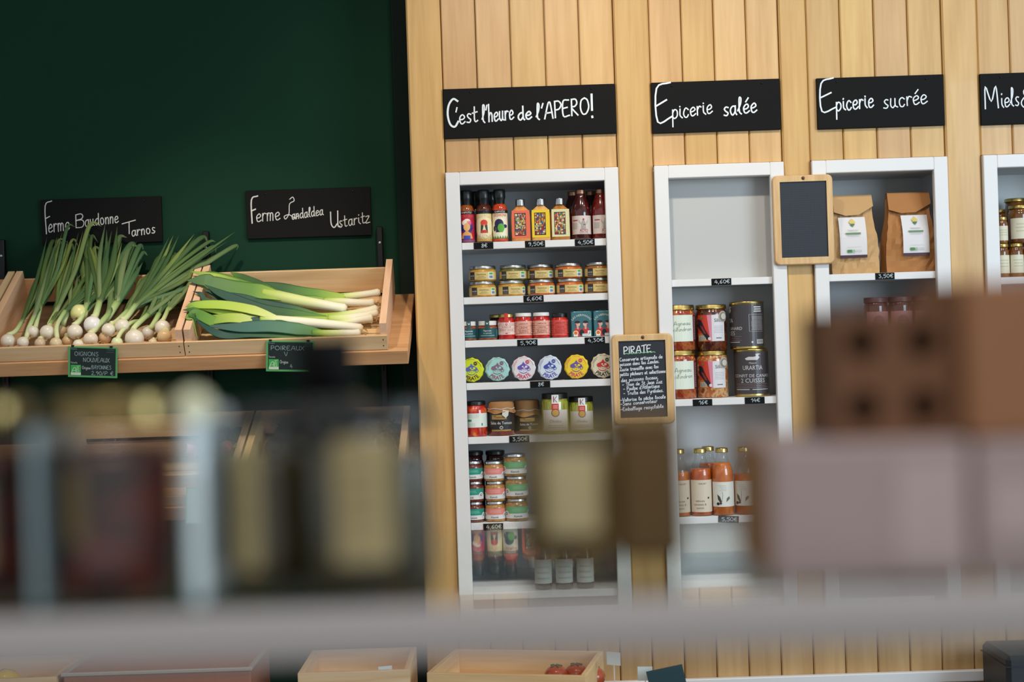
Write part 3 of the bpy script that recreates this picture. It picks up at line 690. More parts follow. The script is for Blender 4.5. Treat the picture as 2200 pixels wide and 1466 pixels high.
def flask(px, label, bg, body, turn):
    Z = SZ[0][0]; Y = .020; k = sc(Y); R = 20.6 * k; Hh = 90 * k
    t = thing('mustard_flask', label, 'flask', (x_at(px, Z, Y), Y, Z), (0, 0, turn), 'flat mustard flasks on the top shelf')
    b = B(); b.lathe(scaled(FLASK, R, Hh), 36, 1.0, .62, sq=3.0); b.done('filled_glass', body, t)
    lidmesh(t, 'cap', SILVER, R * .49, .845 * Hh, Hh)
    b = B(); D = Decal(b, 1.84 * R, .655 * Hh, .075 * Hh); D.lift = .0006
    yf = -R * .62 - .0004
    def P(u, v, L): return Vector(((u - .5) * D.w, yf - .0003 * L, D.z0 + v * D.h))
    D.p = P; D.rect(0, 0, 1, 1, C(bg)); D.rect(.14, .08, .78, .90, C('#3a1d16'), 1)
    r = random.Random(int(px)); pal = ['#d9a12c', '#c23a2a', '#e0d08a', '#3c7a78', '#2e4f9c', '#d8702a', '#8fae7a', '#a52a32', '#e8e0c0']
    nx, ny = 9, 13; q = {}
    for i in range(nx + 1):
        for j in range(ny + 1):
            e = 0 if i in (0, nx) or j in (0, ny) else .55
            q[i, j] = (.17 + .58 * (i + r.uniform(-e, e)) / nx, .105 + .77 * (j + r.uniform(-e, e)) / ny)
    for i in range(nx):
        for j in range(ny):
            pts = [q[i, j], q[i + 1, j], q[i + 1, j + 1], q[i, j + 1]]; cx = sum(p[0] for p in pts) / 4; cy = sum(p[1] for p in pts) / 4
            D.poly([(cx + (x - cx) * .84, cy + (y - cy) * .84) for x, y in pts], C(r.choice(pal)), 2)
    D.ell(.46, .50, .07, .05, C('#3a1d16'), 3); D.ell(.46, .495, .06, .042, C('#d9b48c'), 4)
    b.done('paper_label', PAPER, t)
MUST = {k: mottled('mustard_' + k, [C(a), C(c)], 120, .18, .7) for k, a, c in (('red', '#d98a4a', '#e8a058'), ('yellow', '#e0a15a', '#efb878'), ('ochre', '#a8692c', '#c98540'))}
flask(1120, 'flat mustard flask with salmon red label and mosaic picture', '#ee6e50', MUST['red'], .02)
flask(1163.5, 'flat mustard flask with bright yellow label and mosaic picture', '#f0cf2c', MUST['yellow'], -.05)
flask(1204.5, 'flat mustard flask with pale cream label and mosaic picture', '#dcd6a4', MUST['ochre'], .06)
def lab_adio(D):
    D.rect(0, 0, 1, 1, C('#d8c9c0')); D.rect(.10, .72, .32, .78, C('#a5414a'), 1); D.rect(.06, .30, .30, .62, C('#b9aea8'), 1)
    D.poly([(.44, .25), (.66, .25), (.62, .62), (.55, .86), (.47, .62)], C('#a39c98'), 1); D.ell(.55, .80, .05, .05, C('#b02f3c'), 2)
    for k in (-1, 1): D.poly([(.55 + k * .03, .5), (.55 + k * .20, .80), (.55 + k * .17, .62), (.55 + k * .05, .42)], C('#b5aea9'), 1)
    D.ell(.58, .48, .07, .06, C('#7a2a32'), 2, 10, 0, PI); D.text('ADIO', .56, .12, .16, C('#a3252f'), 2, .34); D.rect(.38, .06, .74, .085, C('#b77a7a'), 2)
ADIOP = [(0, .003), (.93, 0), (1, .02), (1, .52), (.95, .62), (.78, .74), (.60, .83), (.50, .88), (.47, .95), (.47, .985), (0, .985)]
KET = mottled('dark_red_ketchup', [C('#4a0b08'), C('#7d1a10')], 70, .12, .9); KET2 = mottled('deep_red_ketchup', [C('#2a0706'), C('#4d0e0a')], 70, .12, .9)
BRONZE = plain('rose_gold_lid', C('#b98a6e'), .35, 1.0)
def adio(px, Y, label, body, turn, lab=True):
    Z = SZ[0][0]; k = sc(Y); R = 20.8 * k; Hh = 107 * k
    t = thing('ketchup_bottle', label, 'bottle', (x_at(px, Z, Y), Y, Z), (0, 0, turn), 'dark red ketchup bottles on the top shelf')
    b = B(); b.lathe(scaled(ADIOP, R, Hh), 32); b.done('filled_glass', body, t)
    lidmesh(t, 'cap', BRONZE, R * .52, .915 * Hh, Hh)
    if lab:
        b = B(); lab_adio(Decal(b, 2.6 * R, .37 * Hh, .10 * Hh, R)); b.done('paper_label', PAPER, t)
adio(1250, .031, 'dark red bottle with whitish label beside the cream labelled flask', KET2, .05)
adio(1292.5, .033, 'dark red bottle with whitish label at the right end of the top shelf', KET, .28)
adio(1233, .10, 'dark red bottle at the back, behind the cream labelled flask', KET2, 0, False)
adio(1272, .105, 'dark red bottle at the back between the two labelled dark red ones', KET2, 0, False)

# --- second shelf: ten flat spread jars, two high
def lab_spread(D):
    k = C('#d9c07a'); D.rect(0, 0, 1, 1, k)
    D.rect(.17, -.02, .34, 1.02, C('#3b3535'), 1); D.text('NOSI', .255, .40, .22, C('#e6e2da'), 2, .14); D.rect(.19, .20, .32, .25, C('#8e8780'), 2); D.rect(.19, .08, .32, .12, C('#8e8780'), 2)
    D.text('houmous', .53, .58, .24, C('#5b4126'), 1, .30); D.text('pois chiches', .53, .36, .12, C('#7c6237'), 1, .24); lines(D, .40, .10, .66, .30, 2, C('#9a824c'), 1, .3)
    D.rect(.72, .02, .87, .98, C('#eef0e8'), 1); D.rect(.74, .62, .85, .90, C('#55b04c'), 2); D.rect(.74, .14, .85, .50, C('#9aa4cc'), 2)
    for i in range(5): D.rect(.75 + i * .02, .16, .757 + i * .02, .48, C('#5d678e'), 3)
HUM = {k: mottled('spread_' + k, [C(a), C(c)], 50, .2, .8) for k, a, c in (('honey', '#b9822c', '#d9a544'), ('olive', '#5a5324', '#7c7434'), ('orange', '#b3501a', '#d8742c'), ('brown', '#84511f', '#a86c2c'))}
SPG = 'flat round spread jars stacked two high on the second shelf'
sp0 = None
BOT = [(1037.5, 'honey', .05, .02), (1099.5, 'honey', .22, .02), (1163.5, 'orange', -.03, .02), (1225, 'orange', .03, .02), (1285.5, 'brown', .02, .02)]
TOP = [(1037.5, 'honey', -.16, .02), (1102.5, 'olive', -.05, .03), (1161, 'brown', .02, .045), (1222, 'orange', .0, .022), (1285.5, 'brown', .0, .022)]
ORD = ['first', 'second', 'middle', 'fourth', 'last']
for row, (lst, base) in enumerate(((BOT, 0.0), (TOP, 1.0))):
    for i, (px, c, turn, dy) in enumerate(lst):
        Y = .030 + dy; Z = SZ[0][1]; k = sc(.04); R = 29.6 * k; Hh = 33.4 * k
        Zb = Z + base * (Hh - 0.0002)
        desc = {'honey': 'honey yellow', 'olive': 'dull olive', 'orange': 'orange', 'brown': 'brown'}[c]
        lab = '%s flat spread jar, %s of the %s row of five, counted from the left' % (desc, ORD[i], 'lower' if row == 0 else 'upper')
        xx = x_at(px, Z, BOT[i][3] + .030)
        if sp0 is None:
            t = sp0 = jar(px, Zb, Y, R, Hh, HUM[c], SILVER, lab, lab_spread, 'jar', 'spread_jar', SPG, WIDEP, .009, (.13, .60), 2.75, turn, .98)
        else:
            t = copy_tree(sp0); t['label'] = lab; t.rotation_euler = (0, 0, turn)
            t.location = (x_at(px, Zb, Y), Y, Zb)
            for ch in t.children:
                if ch.name.startswith('filled'): ch.data = ch.data.copy(); ch.data.materials[0] = HUM[c]

# --- third shelf
def lab_teal(D):
    D.rect(0, 0, 1, 1, C('#1f5258')); D.text('Piperade', .5, .66, .17, C('#e6efe9'), 1, .5); D.text('au piment', .5, .42, .15, C('#d9e6e0'), 1, .58); D.rect(.22, .22, .78, .27, C('#a9c4c0'), 1); D.rect(.90, .15, .97, .85, C('#4d9a98'), 1)
def lab_pink(D):
    D.rect(0, 0, 1, 1, C('#f0d8cc')); c = C('#c23a48')
    for v in (.26, .50, .74): D.rect(.03, v, .97, v + .012, c, 1)
    D.text('PUREE DE', .5, .56, .13, c, 1, .66); D.text('PIMENT DOUX', .5, .32, .13, c, 1, .72); D.text('AU PIMENT', .5, .10, .09, C('#d8828a'), 1, .6)
    D.ell(.5, .86, .09, .10, c, 1); D.ell(.5, .87, .045, .05, C('#f0d8cc'), 2); D.ell(.5, .14, .10, .09, c, 2, 14, PI, 2 * PI); lines(D, .1, .78, .42, .96, 2, C('#dba0a0')); lines(D, .58, .78, .9, .96, 2, C('#dba0a0'))
def lab_creme(bg, fg):
    def f(D):
        D.rect(0, 0, 1, 1, C(bg)); c = C(fg)
        for u in (.17, .83): D.rect(u, .02, u + .012, .98, c, 1)
        for v in (.66, .12): D.rect(.03, v, .97, v + .016, c, 1)
        D.rect(.24, .41, .76, .425, c, 1)
        D.text('LARRALDE', .5, .76, .10, c, 1, .44); D.text('CREME', .5, .47, .14, c, 1, .44); D.text('DE PIMENT', .5, .27, .10, c, 1, .46); D.text("D'ESPELETTE", .5, .16, .09, c, 1, .44)
        lines(D, .86, .2, .97, .9, 9, c, 1, .5); lines(D, .03, .2, .14, .9, 5, c, 1, .3); D.rect(.86, .05, .97, .10, C('#3a2020'), 2)
    return f
RED = mottled('red_pepper_cream', [C('#a81510'), C('#d3281a')], 60, .15, .9)
ORG = mottled('orange_brown_filling', [C('#7a2d12'), C('#b5602a')], 60, .2, .8)
G3 = 'jars and tins on the third shelf'
Z3 = SZ[0][2]; k = sc(.03)
def seal(t, w, R, z0, z1, c, mark=None):
    b = B(); D = Decal(b, w, z1 - z0, z0, R); D.rect(0, 0, 1, 1, C(c)); D.h = z1 - z0
    if mark: mark(D)
    b.c = C(c)
    b.box(-w / 2, w / 2, -R, -R * .6, z1, z1 + .0006)
    b.done('seal_strip', PAPER, t)
def leafmark(D):
    for s in (-1, 1): D.stroke([(.5 + .25 * s, .82), (.5 + .1 * s, .70), (.5 - .2 * s, .66), (.5 + .2 * s, .58)], .0011, C('#cfdcd4'), 2)
for px, lab, tr in ((1003.5, 'small teal labelled jar with white lid, half hidden by the unit frame', .25), (1048.5, 'small teal labelled jar with white lid beside the pink labelled red jar', -.02)):
    R, Hh = 21.5 * k, 40.5 * k
    t = jar(px, Z3, .033, R, Hh, ORG, WHITECAP, lab, lab_teal, 'jar', 'pepper_jar', G3, JARP, .0135, (.10, .62), 2.6, tr, .92)
    seal(t, .013, R * 1.003, .58 * Hh, Hh + .0004, '#2a4a48', leafmark)
R, Hh = 18.4 * k, 54.5 * k
t = jar(1089, Z3, .03, R, Hh, RED, GOLD, 'red jar with gold lid, red seal strip and pale pink label', lab_pink, 'jar', 'pepper_jar', G3, JARP, .011, (.18, .66), 2.7, 0, .92)
seal(t, .012, R * 1.003, .66 * Hh, Hh + .0004, '#d33a30')
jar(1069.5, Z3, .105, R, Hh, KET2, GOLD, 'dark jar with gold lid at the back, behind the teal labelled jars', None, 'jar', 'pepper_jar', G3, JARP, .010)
R, Hh = 19.0 * k, 55 * k
lp = lab_creme('#eeb09c', '#8c4038')
jar(1125.5, Z3, .03, R, Hh, RED, WHITECAP, 'left of two white-lidded red jars with salmon label', lp, 'jar', 'pepper_jar', G3, JARP, .011, (.13, .68), 2.75, 0, .93)
jar(1164, Z3, .03, R, Hh, RED, WHITECAP, 'right of two white-lidded red jars with salmon label', lp, 'jar', 'pepper_jar', G3, JARP, .011, (.13, .68), 2.75, .04, .93)
jar(1203.5, Z3, .03, 18.4 * k, 52.5 * k, RED, BLACKCAP, 'red jar with black lid and coral red label beside the blue-green tins', lab_creme('#e2574c', '#9a2a2c'), 'jar', 'pepper_jar', G3, JARP, .013, (.09, .72), 2.75, 0, .9)
def tin(px, label, turn, Y=.030):
    w, h, d = 46.5 * k, 55 * k, .045
    t = thing('spice_tin', label, 'tin', (x_at(px, Z3, Y), Y, Z3), (0, 0, turn), G3)
    b = B(); b.lathe([(0, .001), (.97 * w / 2, 0), (w / 2, .002), (w / 2, h - .003), (w / 2 - .001, h - .001), (w * .46, h), (0, h)], 40, 1, d / w, sq=7); b.done('can_body', plain('blue_green_metal', C('#3f7d86'), .25, .6), t)
    b = B(); b.lathe([(0, h), (w * .30, h), (w * .30, h + .003), (w * .28, h + .0042), (0, h + .0042)], 32, 1, d / w, sq=5); b.done('lid', plain('dark_tin_lid', C('#1b1a1c'), .4, .4), t)
    b = B(); D = Decal(b, w * .90, h * .95, h * .02); yf = -d / 2 - .0003
    D.p = lambda u, v, L: Vector(((u - .5) * D.w, yf - .0003 * L, D.z0 + v * D.h))
    D.rect(0, 0, 1, 1, C('#3d6f78')); D.text('LAS HERMANAS', .5, .40, .085, C('#ddd9c8'), 1, arc=.43)
    for s in (-1, 1):
        x = .5 + .20 * s
        D.poly([(x - .19, 0), (x + .19, 0), (x + .17, .30), (x + .06, .38), (x - .06, .38), (x - .17, .30)], C('#c9343a'), 1)
        D.poly([(x - .05, .30), (x + .05, .30), (x + .045, .46), (x - .045, .46)], C('#d9a99c'), 2)
        D.poly([(x, .27), (x - .055, .38), (x + .055, .38)], C('#d9a99c'), 3)
        D.ell(x - .01 * s, .50, .095, .095, C('#e0b3a6'), 3); D.ell(x + .01 * s, .585, .11, .055, C('#3a1f26'), 4); D.ell(x + .09 * s, .47, .03, .035, C('#b52a38'), 4)
    D.ell(.5, .15, .10, .13, C('#1c2a30'), 2); D.rect(.08, 0, .30, .14, C('#e2e2da'), 4); D.ell(.19, .14, .11, .10, C('#e8d9b0'), 4); D.ell(.19, .14, .07, .065, C('#e06a2c'), 5)
    D.rect(.52, 0, .95, .11, C('#c9d2d6'), 4); D.rect(.80, .0, .97, .23, C('#e6e6e2'), 5); D.stroke([(.85, .06), (.90, .18), (.92, .12), (.86, .09)], .001, C('#4a4a4a'), 6)
    b.done('printed_face', PAPER, t)
tin(1249.5, 'blue-green rectangular tin with two facing women in red, whole in view', .0)
tin(1297.5, 'blue-green rectangular tin with two facing women in red, cut by the unit frame', .0)

# --- fourth shelf: paper-wrapped round jars lying on their sides
def wrapped(px, py, bgc, tc, ic, dc, wrap, label, seed):
    Y = .012; k = sc(Y); R = 27.6 * k; Z = SZ[0][3]; r = random.Random(seed)
    t = thing('wrapped_jar', label, 'jar', (x_at(px, Z + R, Y), Y, Z + R), (0, r.uniform(-.06, .06), 0), 'paper-wrapped round jars lying on the fourth shelf')
    b = B(); n = 40; RX = lambda a, q: R * q
    prof = [(0, -.055), (.86, -.055), (.93, -.05), (.95, -.03), (.95, -.002), (.90, 0.0)]
    b.M = Matrix.Rotation(PI / 2, 4, 'X')
    b.lathe([(q * R, z) for q, z in prof], n); b.done('jar_body', wrap, t)
    b = B(); m = 13; rim = [(r.uniform(.93, 1.0), r.uniform(-.006, .006)) for _ in range(m)]
    pts = []
    for i in range(m * 2):
        a = 2 * PI * i / (m * 2); q = rim[i // 2][0] if i % 2 == 0 else .915
        if math.sin(a) < -.75: q = min(q, .985)
        pts.append((a, q))
    b.c = C(bgc); N = len(pts)
    c0 = b.v(0, -.0062, 0); r1 = [b.v(.80 * R * math.cos(a), -.0058, .80 * R * math.sin(a)) for a, q in pts]
    r2 = [b.v(q * R * math.cos(a), -.0030 + r.uniform(-.0006, .0012), q * R * math.sin(a)) for a, q in pts]
    r3 = [b.v(q * R * .985 * math.cos(a), .018 + r.uniform(-.003, .003), q * R * .985 * math.sin(a)) for a, q in pts]
    for i in range(N):
        j = (i + 1) % N; b.f([c0, r1[i], r1[j]]); b.f([r1[i], r2[i], r2[j], r1[j]], True); b.f([r2[i], r3[i], r3[j], r2[j]])
    D = Decal(b, 2 * R, 2 * R, -R); D.p = lambda u, v, L: Vector(((u - .5) * 2 * R, -.0064 - .0003 * L, (v - .5) * 2 * R))
    k2 = C(tc); D.text('PIRATE', .49, .5, .150, k2, 1, None, -.40, .022)
    i2 = C(ic); D.ell(.50, .565, .17, .105, i2, 1); D.ell(.36, .53, .10, .085, i2, 1); D.ell(.64, .525, .09, .075, i2, 1); D.poly([(.40, .60), (.60, .60), (.50, .76)], i2, 1)
    D.ell(.47, .57, .035, .03, C(bgc), 2); D.ell(.60, .56, .05, .045, C(bgc), 2); D.ell(.52, .51, .05, .02, C(bgc), 2); D.stroke([(.70, .52), (.76, .46), (.70, .40), (.64, .44)], .0013, i2, 2)
    for q in range(5): D.ell(.34 + .08 * q, .40 + (.03 if q % 2 else 0), .022, .012, i2, 2, 8)
    D.stroke([(.36, .35), (.5, .31), (.62, .35)], .002, i2, 2); D.ell(.66, .74, .075, .075, C(dc), 2); D.rect(.61, .72, .71, .73, C(bgc), 3); D.rect(.62, .75, .70, .757, C(bgc), 3)
    for s0, s1, rr in ((2.1, 2.9, .40), (.25, 1.0, .40), (1.2, 1.9, .42), (2.3, 3.3, .36)):
        D.stroke([(.5 + rr * math.cos(s0 + (s1 - s0) * i / 8), .5 + rr * math.sin(s0 + (s1 - s0) * i / 8)) for i in range(9)], .0008, k2, 1, 1)
    b.done('paper_wrapper', PAPER, t)
WRP = {k: plain('wrapper_' + k, C(c), .5, bump=.6, nscale=60) for k, c in (('black', '#141413'), ('plum', '#2c1c26'), ('red', '#7a1616'), ('navy', '#161b44'))}
wrapped(1013.5, 796, '#d2de22', '#5c1f3a', '#5a68b0', '#4a2a3a', WRP['black'], 'paper-wrapped round jar in lime yellow, at the left end of its shelf', 1)
wrapped(1068.5, 794, '#a6d8d0', '#a0566c', '#86687c', '#8c4a6a', WRP['plum'], 'paper-wrapped round jar in pale aqua', 2)
wrapped(1125, 790, '#e6e0e2', '#cf3e62', '#6a58b4', '#cf3a5c', WRP['red'], 'paper-wrapped round jar in white with pink lettering', 3)
wrapped(1181, 788, '#d9e2ea', '#5d52b4', '#4450aa', '#3f49a8', WRP['navy'], 'paper-wrapped round jar in pale blue-white with violet lettering', 4)
wrapped(1238, 788, '#f2cf30', '#cf4a70', '#6a589c', '#cf3f6a', WRP['red'], 'paper-wrapped round jar in bright yellow with pink lettering', 5)
wrapped(1295, 785.5, '#ded2b4', '#2c2622', '#c92f34', '#2e2c2a', WRP['plum'], 'paper-wrapped round jar in cream with black lettering, half behind the frame', 6)

# --- fifth shelf
Z5 = SZ[0][4]; k = sc(.04); G5 = 'preserve jars on the fifth shelf'
def lab_plain(D):
    D.rect(0, 0, 1, 1, C('#e6eee2')); D.rect(.16, .42, .31, .57, C('#3f9474'), 1); lines(D, .05, .66, .60, .95, 4, C('#b9c4bc'), 1, .2); lines(D, .05, .06, .45, .34, 4, C('#b9c4bc'), 1, .2); D.rect(.66, .12, .71, .30, C('#6a7a8a'), 1)
PEP = mottled('red_and_yellow_peppers', [C('#e6a24a'), C('#d9381c'), C('#a81410'), C('#e85a2c')], 38, .12, .95, (1, 1, .6))
jar(1024, Z5, .034, 23.6 * k, 75 * k, PEP, BLACKCAP, 'jar of red peppers with black lid and greenish white label', lab_plain, 'jar', 'preserve_jar', G5, JARP, .012, (.26, .66), 2.6, .1, .9)
TOM = mottled('tomato_sauce', [C('#5a1c10'), C('#8a2c16')], 60, .15, .8)
KRAFT = plain('kraft_paper', C('#a8794a'), .8, noise=.12, nscale=30, bump=.5)
def lab_salsa(D):
    D.rect(0, .0, 1, 1, C('#2a2626')); D.rect(.22, .62, .66, .86, C('#b08d4e'), 1); D.text('Tomate', .44, .68, .12, C('#5a3c20'), 2, .3)
    D.text('Salsa de Tomate', .5, .36, .15, C('#e6e2dc'), 1, .66); D.ell(.5, .19, .09, .09, C('#d9d4ca'), 1); D.ell(.5, .19, .06, .06, C('#5a5552'), 2); D.rect(.20, .0, .80, .08, C('#a8864a'), 1)
def cloth(t, R, z0, z1, tagc=None):
    b = B(); r = random.Random(4); n = 40; top = [b.v(0, 0, z1 + .004)]
    rr = []
    for q, z, am in ((.90, z1 + .003, .0), (1.0, z1 - .002, .0), (1.01, z0 + (z1 - z0) * .45, .01), (1.035, z0 + (z1 - z0) * .25, .03), (1.10, z0, .06)):
        rr.append([b.v(R * (q + am * math.sin(9 * a + 1)) * math.cos(a), R * (q + am * math.sin(9 * a + 1)) * math.sin(a), z + (am * .06 * math.sin(4 * a))) for a in [2 * PI * i / n for i in range(n)]])
    for i in range(n): b.f([top[0], rr[0][i], rr[0][(i + 1) % n]], True)
    for a, c in zip(rr, rr[1:]):
        for i in range(n): b.f([a[i], a[(i + 1) % n], c[(i + 1) % n], c[i]], True)
    b.done('kraft_cover', KRAFT, t)
    b = B(); zc = z0 + (z1 - z0) * .40; b.tube([(R * 1.03 * math.cos(2 * PI * i / 40), R * 1.03 * math.sin(2 * PI * i / 40), zc + .0015 * math.sin(i)) for i in range(41)], .0012, 6); b.done('string', plain('white_string', C('#d9d2c4'), .8), t)
    if tagc:
        b = B(); b.c = C('#ddd6c8'); q = [(.006, zc - .003), (.024, zc - .006), (.022, zc - .020), (.014, zc - .028), (.003, zc - .018)]
        b.prism(q, lambda x, z: (x, -R * 1.12 + x * .12, z), lambda x, z: (x, -R * 1.12 + .0006 + x * .12, z)); b.done('hang_tag', PAPER, t)
R, Hh = 28 * k, 70 * k
t = jar(1078, Z5, .045, R, Hh, TOM, None, 'tomato sauce jar with black label, kraft cover and white hang tag', lab_salsa, 'jar', 'sauce_jar', G5, STRP, .012, (.14, .72), 2.7, 0)
cloth(t, R, .70 * Hh, Hh, True)
t = jar(1133, Z5, .095, R, Hh, TOM, None, 'kraft-covered sauce jar blurred behind the tan spice jar', lab_salsa, 'jar', 'sauce_jar', G5, STRP, .012, (.10, .55), 2.7, .2)
cloth(t, R, .55 * Hh, Hh)
BEAN = mottled('green_pickles', [C('#6a6a20'), C('#a8a83c'), C('#7d8430')], 30, .12, .9, (6, 6, .5))
def lab_k(D): 
    D.rect(0, 0, 1, 1, C('#d3c8c0')); D.ell(.5, .86, .20, .20, C('#8a6a5c'), 1, 20); D.ell(.5, .86, .15, .15, C('#d3a24c'), 2, 20); D.text('Ohizko', .5, .40, .14, C('#8c7c70'), 1, .5); lines(D, .2, .12, .8, .30, 2, C('#a89a90'))
def sealk(D):
    D.rect(0, .42, 1, 1, C('#eceae8'), 1); D.rect(0, 0, 1, .42, C('#d33a34'), 1); D.rect(.24, .52, .36, .92, C('#a01f38'), 2)
    D.stroke([(.72, .92), (.42, .70), (.74, .52)], .0016, C('#2b2f3a'), 2, 1); lines(D, .15, .08, .85, .34, 3, C('#f0c0b8'), 2, .4)
for px, R_, H_, lab, Y, tr in ((1194, 29, 86, 'taller pickle jar with black lid and white and red seal strip', .04, 0), (1250, 27.5, 77, 'lower pickle jar with black lid and white and red seal strip', .06, .02)):
    R, Hh = R_ * k, H_ * k
    t = jar(px, Z5, Y, R, Hh, BEAN, BLACKCAP, lab, lab_k, 'jar', 'pickle_jar', G5, STRP, .016, (.08, .60), 2.1, tr, .97)
    seal(t, .021, R * 1.003, .60 * Hh, Hh - .004, '#eceae8', sealk)

# --- sixth shelf: stacks of small spread jars
Z6 = SZ[0][5]; k = sc(.03)
def lab_band(top, mark):
    def f(D):
        D.rect(0, 0, 1, 1, C('#e2e0dc')); D.rect(0, .42, 1, 1, C(top), 1)
        for u in (.08, .86): D.ell(u, .40, .26, .26, C('#e2e0dc'), 2, 20); D.ell(u, .40, .13, .13, C('#4a4450'), 3, 8); D.ell(u, .40, .07, .07, C('#e2e0dc'), 4, 8)
        D.text('Xanok', .46, .10, .20, C('#5a5560'), 2, .34); lines(D, .26, .58, .70, .86, 3, C(mark), 2, .3)
    return f
SMALL = {'teal': ('#1d9178', '#8ed0c0', mottled('brown_red_spread', [C('#5a2016'), C('#7d3020')], 60, .2, .8)),
         'pink': ('#e8877c', '#f2c4bc', mottled('ochre_spread', [C('#a5703a'), C('#c8944c')], 60, .2, .8)),
         'green': ('#6dae78', '#a8d0a4', mottled('tan_spread', [C('#8a6a3a'), C('#b58a4a')], 60, .2, .8))}
COLS = [('teal', 1019.5, 22.0, 43.7, .020), ('pink', 1065.5, 22.0, 43.2, .020), ('green', 1111, 24.8, 47.8, .020), ('green', 1162, 24.8, 47.8, .02)]
for ci, (c, px, r_, h_, Y) in enumerate(COLS):
    first = None
    for lv in range(3):
        R, Hh = r_ * k, h_ * k; Z = Z6 + lv * (Hh - .0002)
        where = ['bottom', 'middle', 'top'][lv]
        lab = '%s labelled small spread jar, %s of its stack of three' % (c, where) if ci < 3 else 'spread jar hidden behind the tan spice jar, %s of its stack' % where
        turn = [.05, -.28, .08][lv] if ci == 0 else [.03, -.05, .02][lv] if ci == 1 else [.22, .35, .10][lv]
        xx = x_at(px, Z6, Y) + [0, .001, -.001][lv]
        if ci == 3: continue
        if first is None:
            first = t = jar(px, Z, Y + .012, R, Hh, SMALL[c][2], SILVER, lab, lab_band(*SMALL[c][:2]), 'jar', 'small_spread_jar', 'small spread jars stacked three high', JARP, .0085, (.14, .66), 2.9, turn, .92)
        else:
            t = copy_tree(first); t['label'] = lab; t.rotation_euler = (0, 0, turn); t.location = (xx, Y + .012, Z)
R, Hh = 22 * k, 44 * k
for j, (px, lab) in enumerate(((1022, 'dark jar behind the stack of teal labelled jars'), (1068, 'dark jar behind the stack of pink labelled jars'))):
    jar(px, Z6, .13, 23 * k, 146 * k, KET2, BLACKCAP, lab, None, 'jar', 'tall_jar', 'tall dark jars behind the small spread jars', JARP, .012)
def lab_w(D): D.rect(0, 0, 1, 1, C('#d9d6cc')); D.rect(0, .62, 1, 1, C('#a8aaa2'), 1); D.text('Xanok', .5, .16, .26, C('#6a6560'), 1, .5); lines(D, .25, .70, .75, .92, 2, C('#c9c9c2'), 2)
jar(1291, Z6, .035, 22 * k, 120 * k, mottled('straw_spread', [C('#8a7440'), C('#a8905a')], 50, .2, .8), SILVER, 'tall jar with white label near the right end of the sixth shelf', lab_w, 'jar', 'tall_jar', None, JARP, .009, (.28, .60), 2.6, 0, .9)
# --- bottom shelf: three white labelled bottles
Z7 = SZ[0][6]
for px, dz, lab in ((1168, 0, 'white labelled dark bottle on the bottom shelf, nearest the stacked jars'), (1213, -4, 'white labelled dark bottle on the bottom shelf, middle one of three'), (1258, 0, 'white labelled dark bottle on the bottom shelf, nearest the right frame')):
    R, Hh = 19 * k, 112 * k
    t = thing('dark_bottle', lab, 'bottle', (x_at(px, Z7, .03), .03, Z7), (0, 0, 0), 'white labelled bottles on the bottom shelf')
    b = B(); b.lathe(scaled(ADIOP, R, Hh), 28); b.done('filled_glass', KET2, t); lidmesh(t, 'cap', BLACKCAP, R * .52, .915 * Hh, Hh)
    b = B(); D = Decal(b, 2.6 * R, .46 * Hh, .12 * Hh, R); D.rect(0, 0, 1, 1, C('#e6e6e2')); lines(D, .2, .1, .8, .8, 3, C('#c9c9c4'), 1, .3); b.done('paper_label', PAPER, t)

# --- second unit
Zs = SZ[1][1]; k = sc(.05)
STEW = mottled('lamb_stew', [C('#a83a18'), C('#8c2c12'), C('#c86a34'), C('#6a3a18')], 45, .15, .9)
PORK = mottled('bean_stew', [C('#d08a4c'), C('#a8501c'), C('#e0b078'), C('#7d3a14')], 42, .15, .9)
PORKD = mottled('dark_bean_stew', [C('#5a2010'), C('#3a120a'), C('#7a3c1c'), C('#4a1a0c')], 42, .15, .9)
def lab_agneau(D):
    D.rect(0, 0, .82, 1, C('#dfe8d8')); D.rect(.82, .0, 1, 1, C('#6a2430'), 0); D.poly([(0, .62), (.17, 1), (0, 1)], C('#b8c23a'), 1); D.poly([(0, 0), (.14, 0), (0, .30)], C('#c8cf7a'), 1)
    D.write('Agneau', .26, .60, .72, .075, .0008, C('#59615c'), 2, .03, .3); D.write('xilindron', .22, .38, .74, .07, .0008, C('#59615c'), 2, .03, .3)
    lines(D, .85, .06, .97, .94, 14, C('#b08088'), 1, .5)
def lab_sillon(D):
    D.rect(0, 0, .52, 1, C('#cf3f2c')); D.poly([(.36, 1), (.52, 1), (.52, 0), (.46, 0)], C('#d98aa0'), 1); D.rect(0, 0, .36, .30, C('#b87a3a'), 1); D.rect(.04, .04, .30, .22, C('#d9d4cc'), 2)
    for i in range(6): D.rect(.06 + i * .04, .05, .075 + i * .04, .21, C('#3a3634'), 3)
    D.poly([(.02, .85), (.16, .80), (.30, .45), (.48, .08), (.36, .06), (.14, .40), (0, .55)], C('#161a28'), 3); D.poly([(.10, .62), (.22, .56), (.34, .28), (.26, .30)], C('#8c2a22'), 4)
    D.ell(.44, .10, .06, .06, C('#d8d4d4'), 4); D.ell(.18, .90, .05, .05, C('#6a7a3a'), 3)
    D.rect(.52, 0, 1, 1, C('#dcd9dc')); D.text('Sillon', .76, .73, .13, C('#1c1a1e'), 1, .30); lines(D, .58, .30, .94, .60, 5, C('#b0acb2'), 1, .18); D.rect(.66, .10, .86, .14, C('#7a767c'), 1)
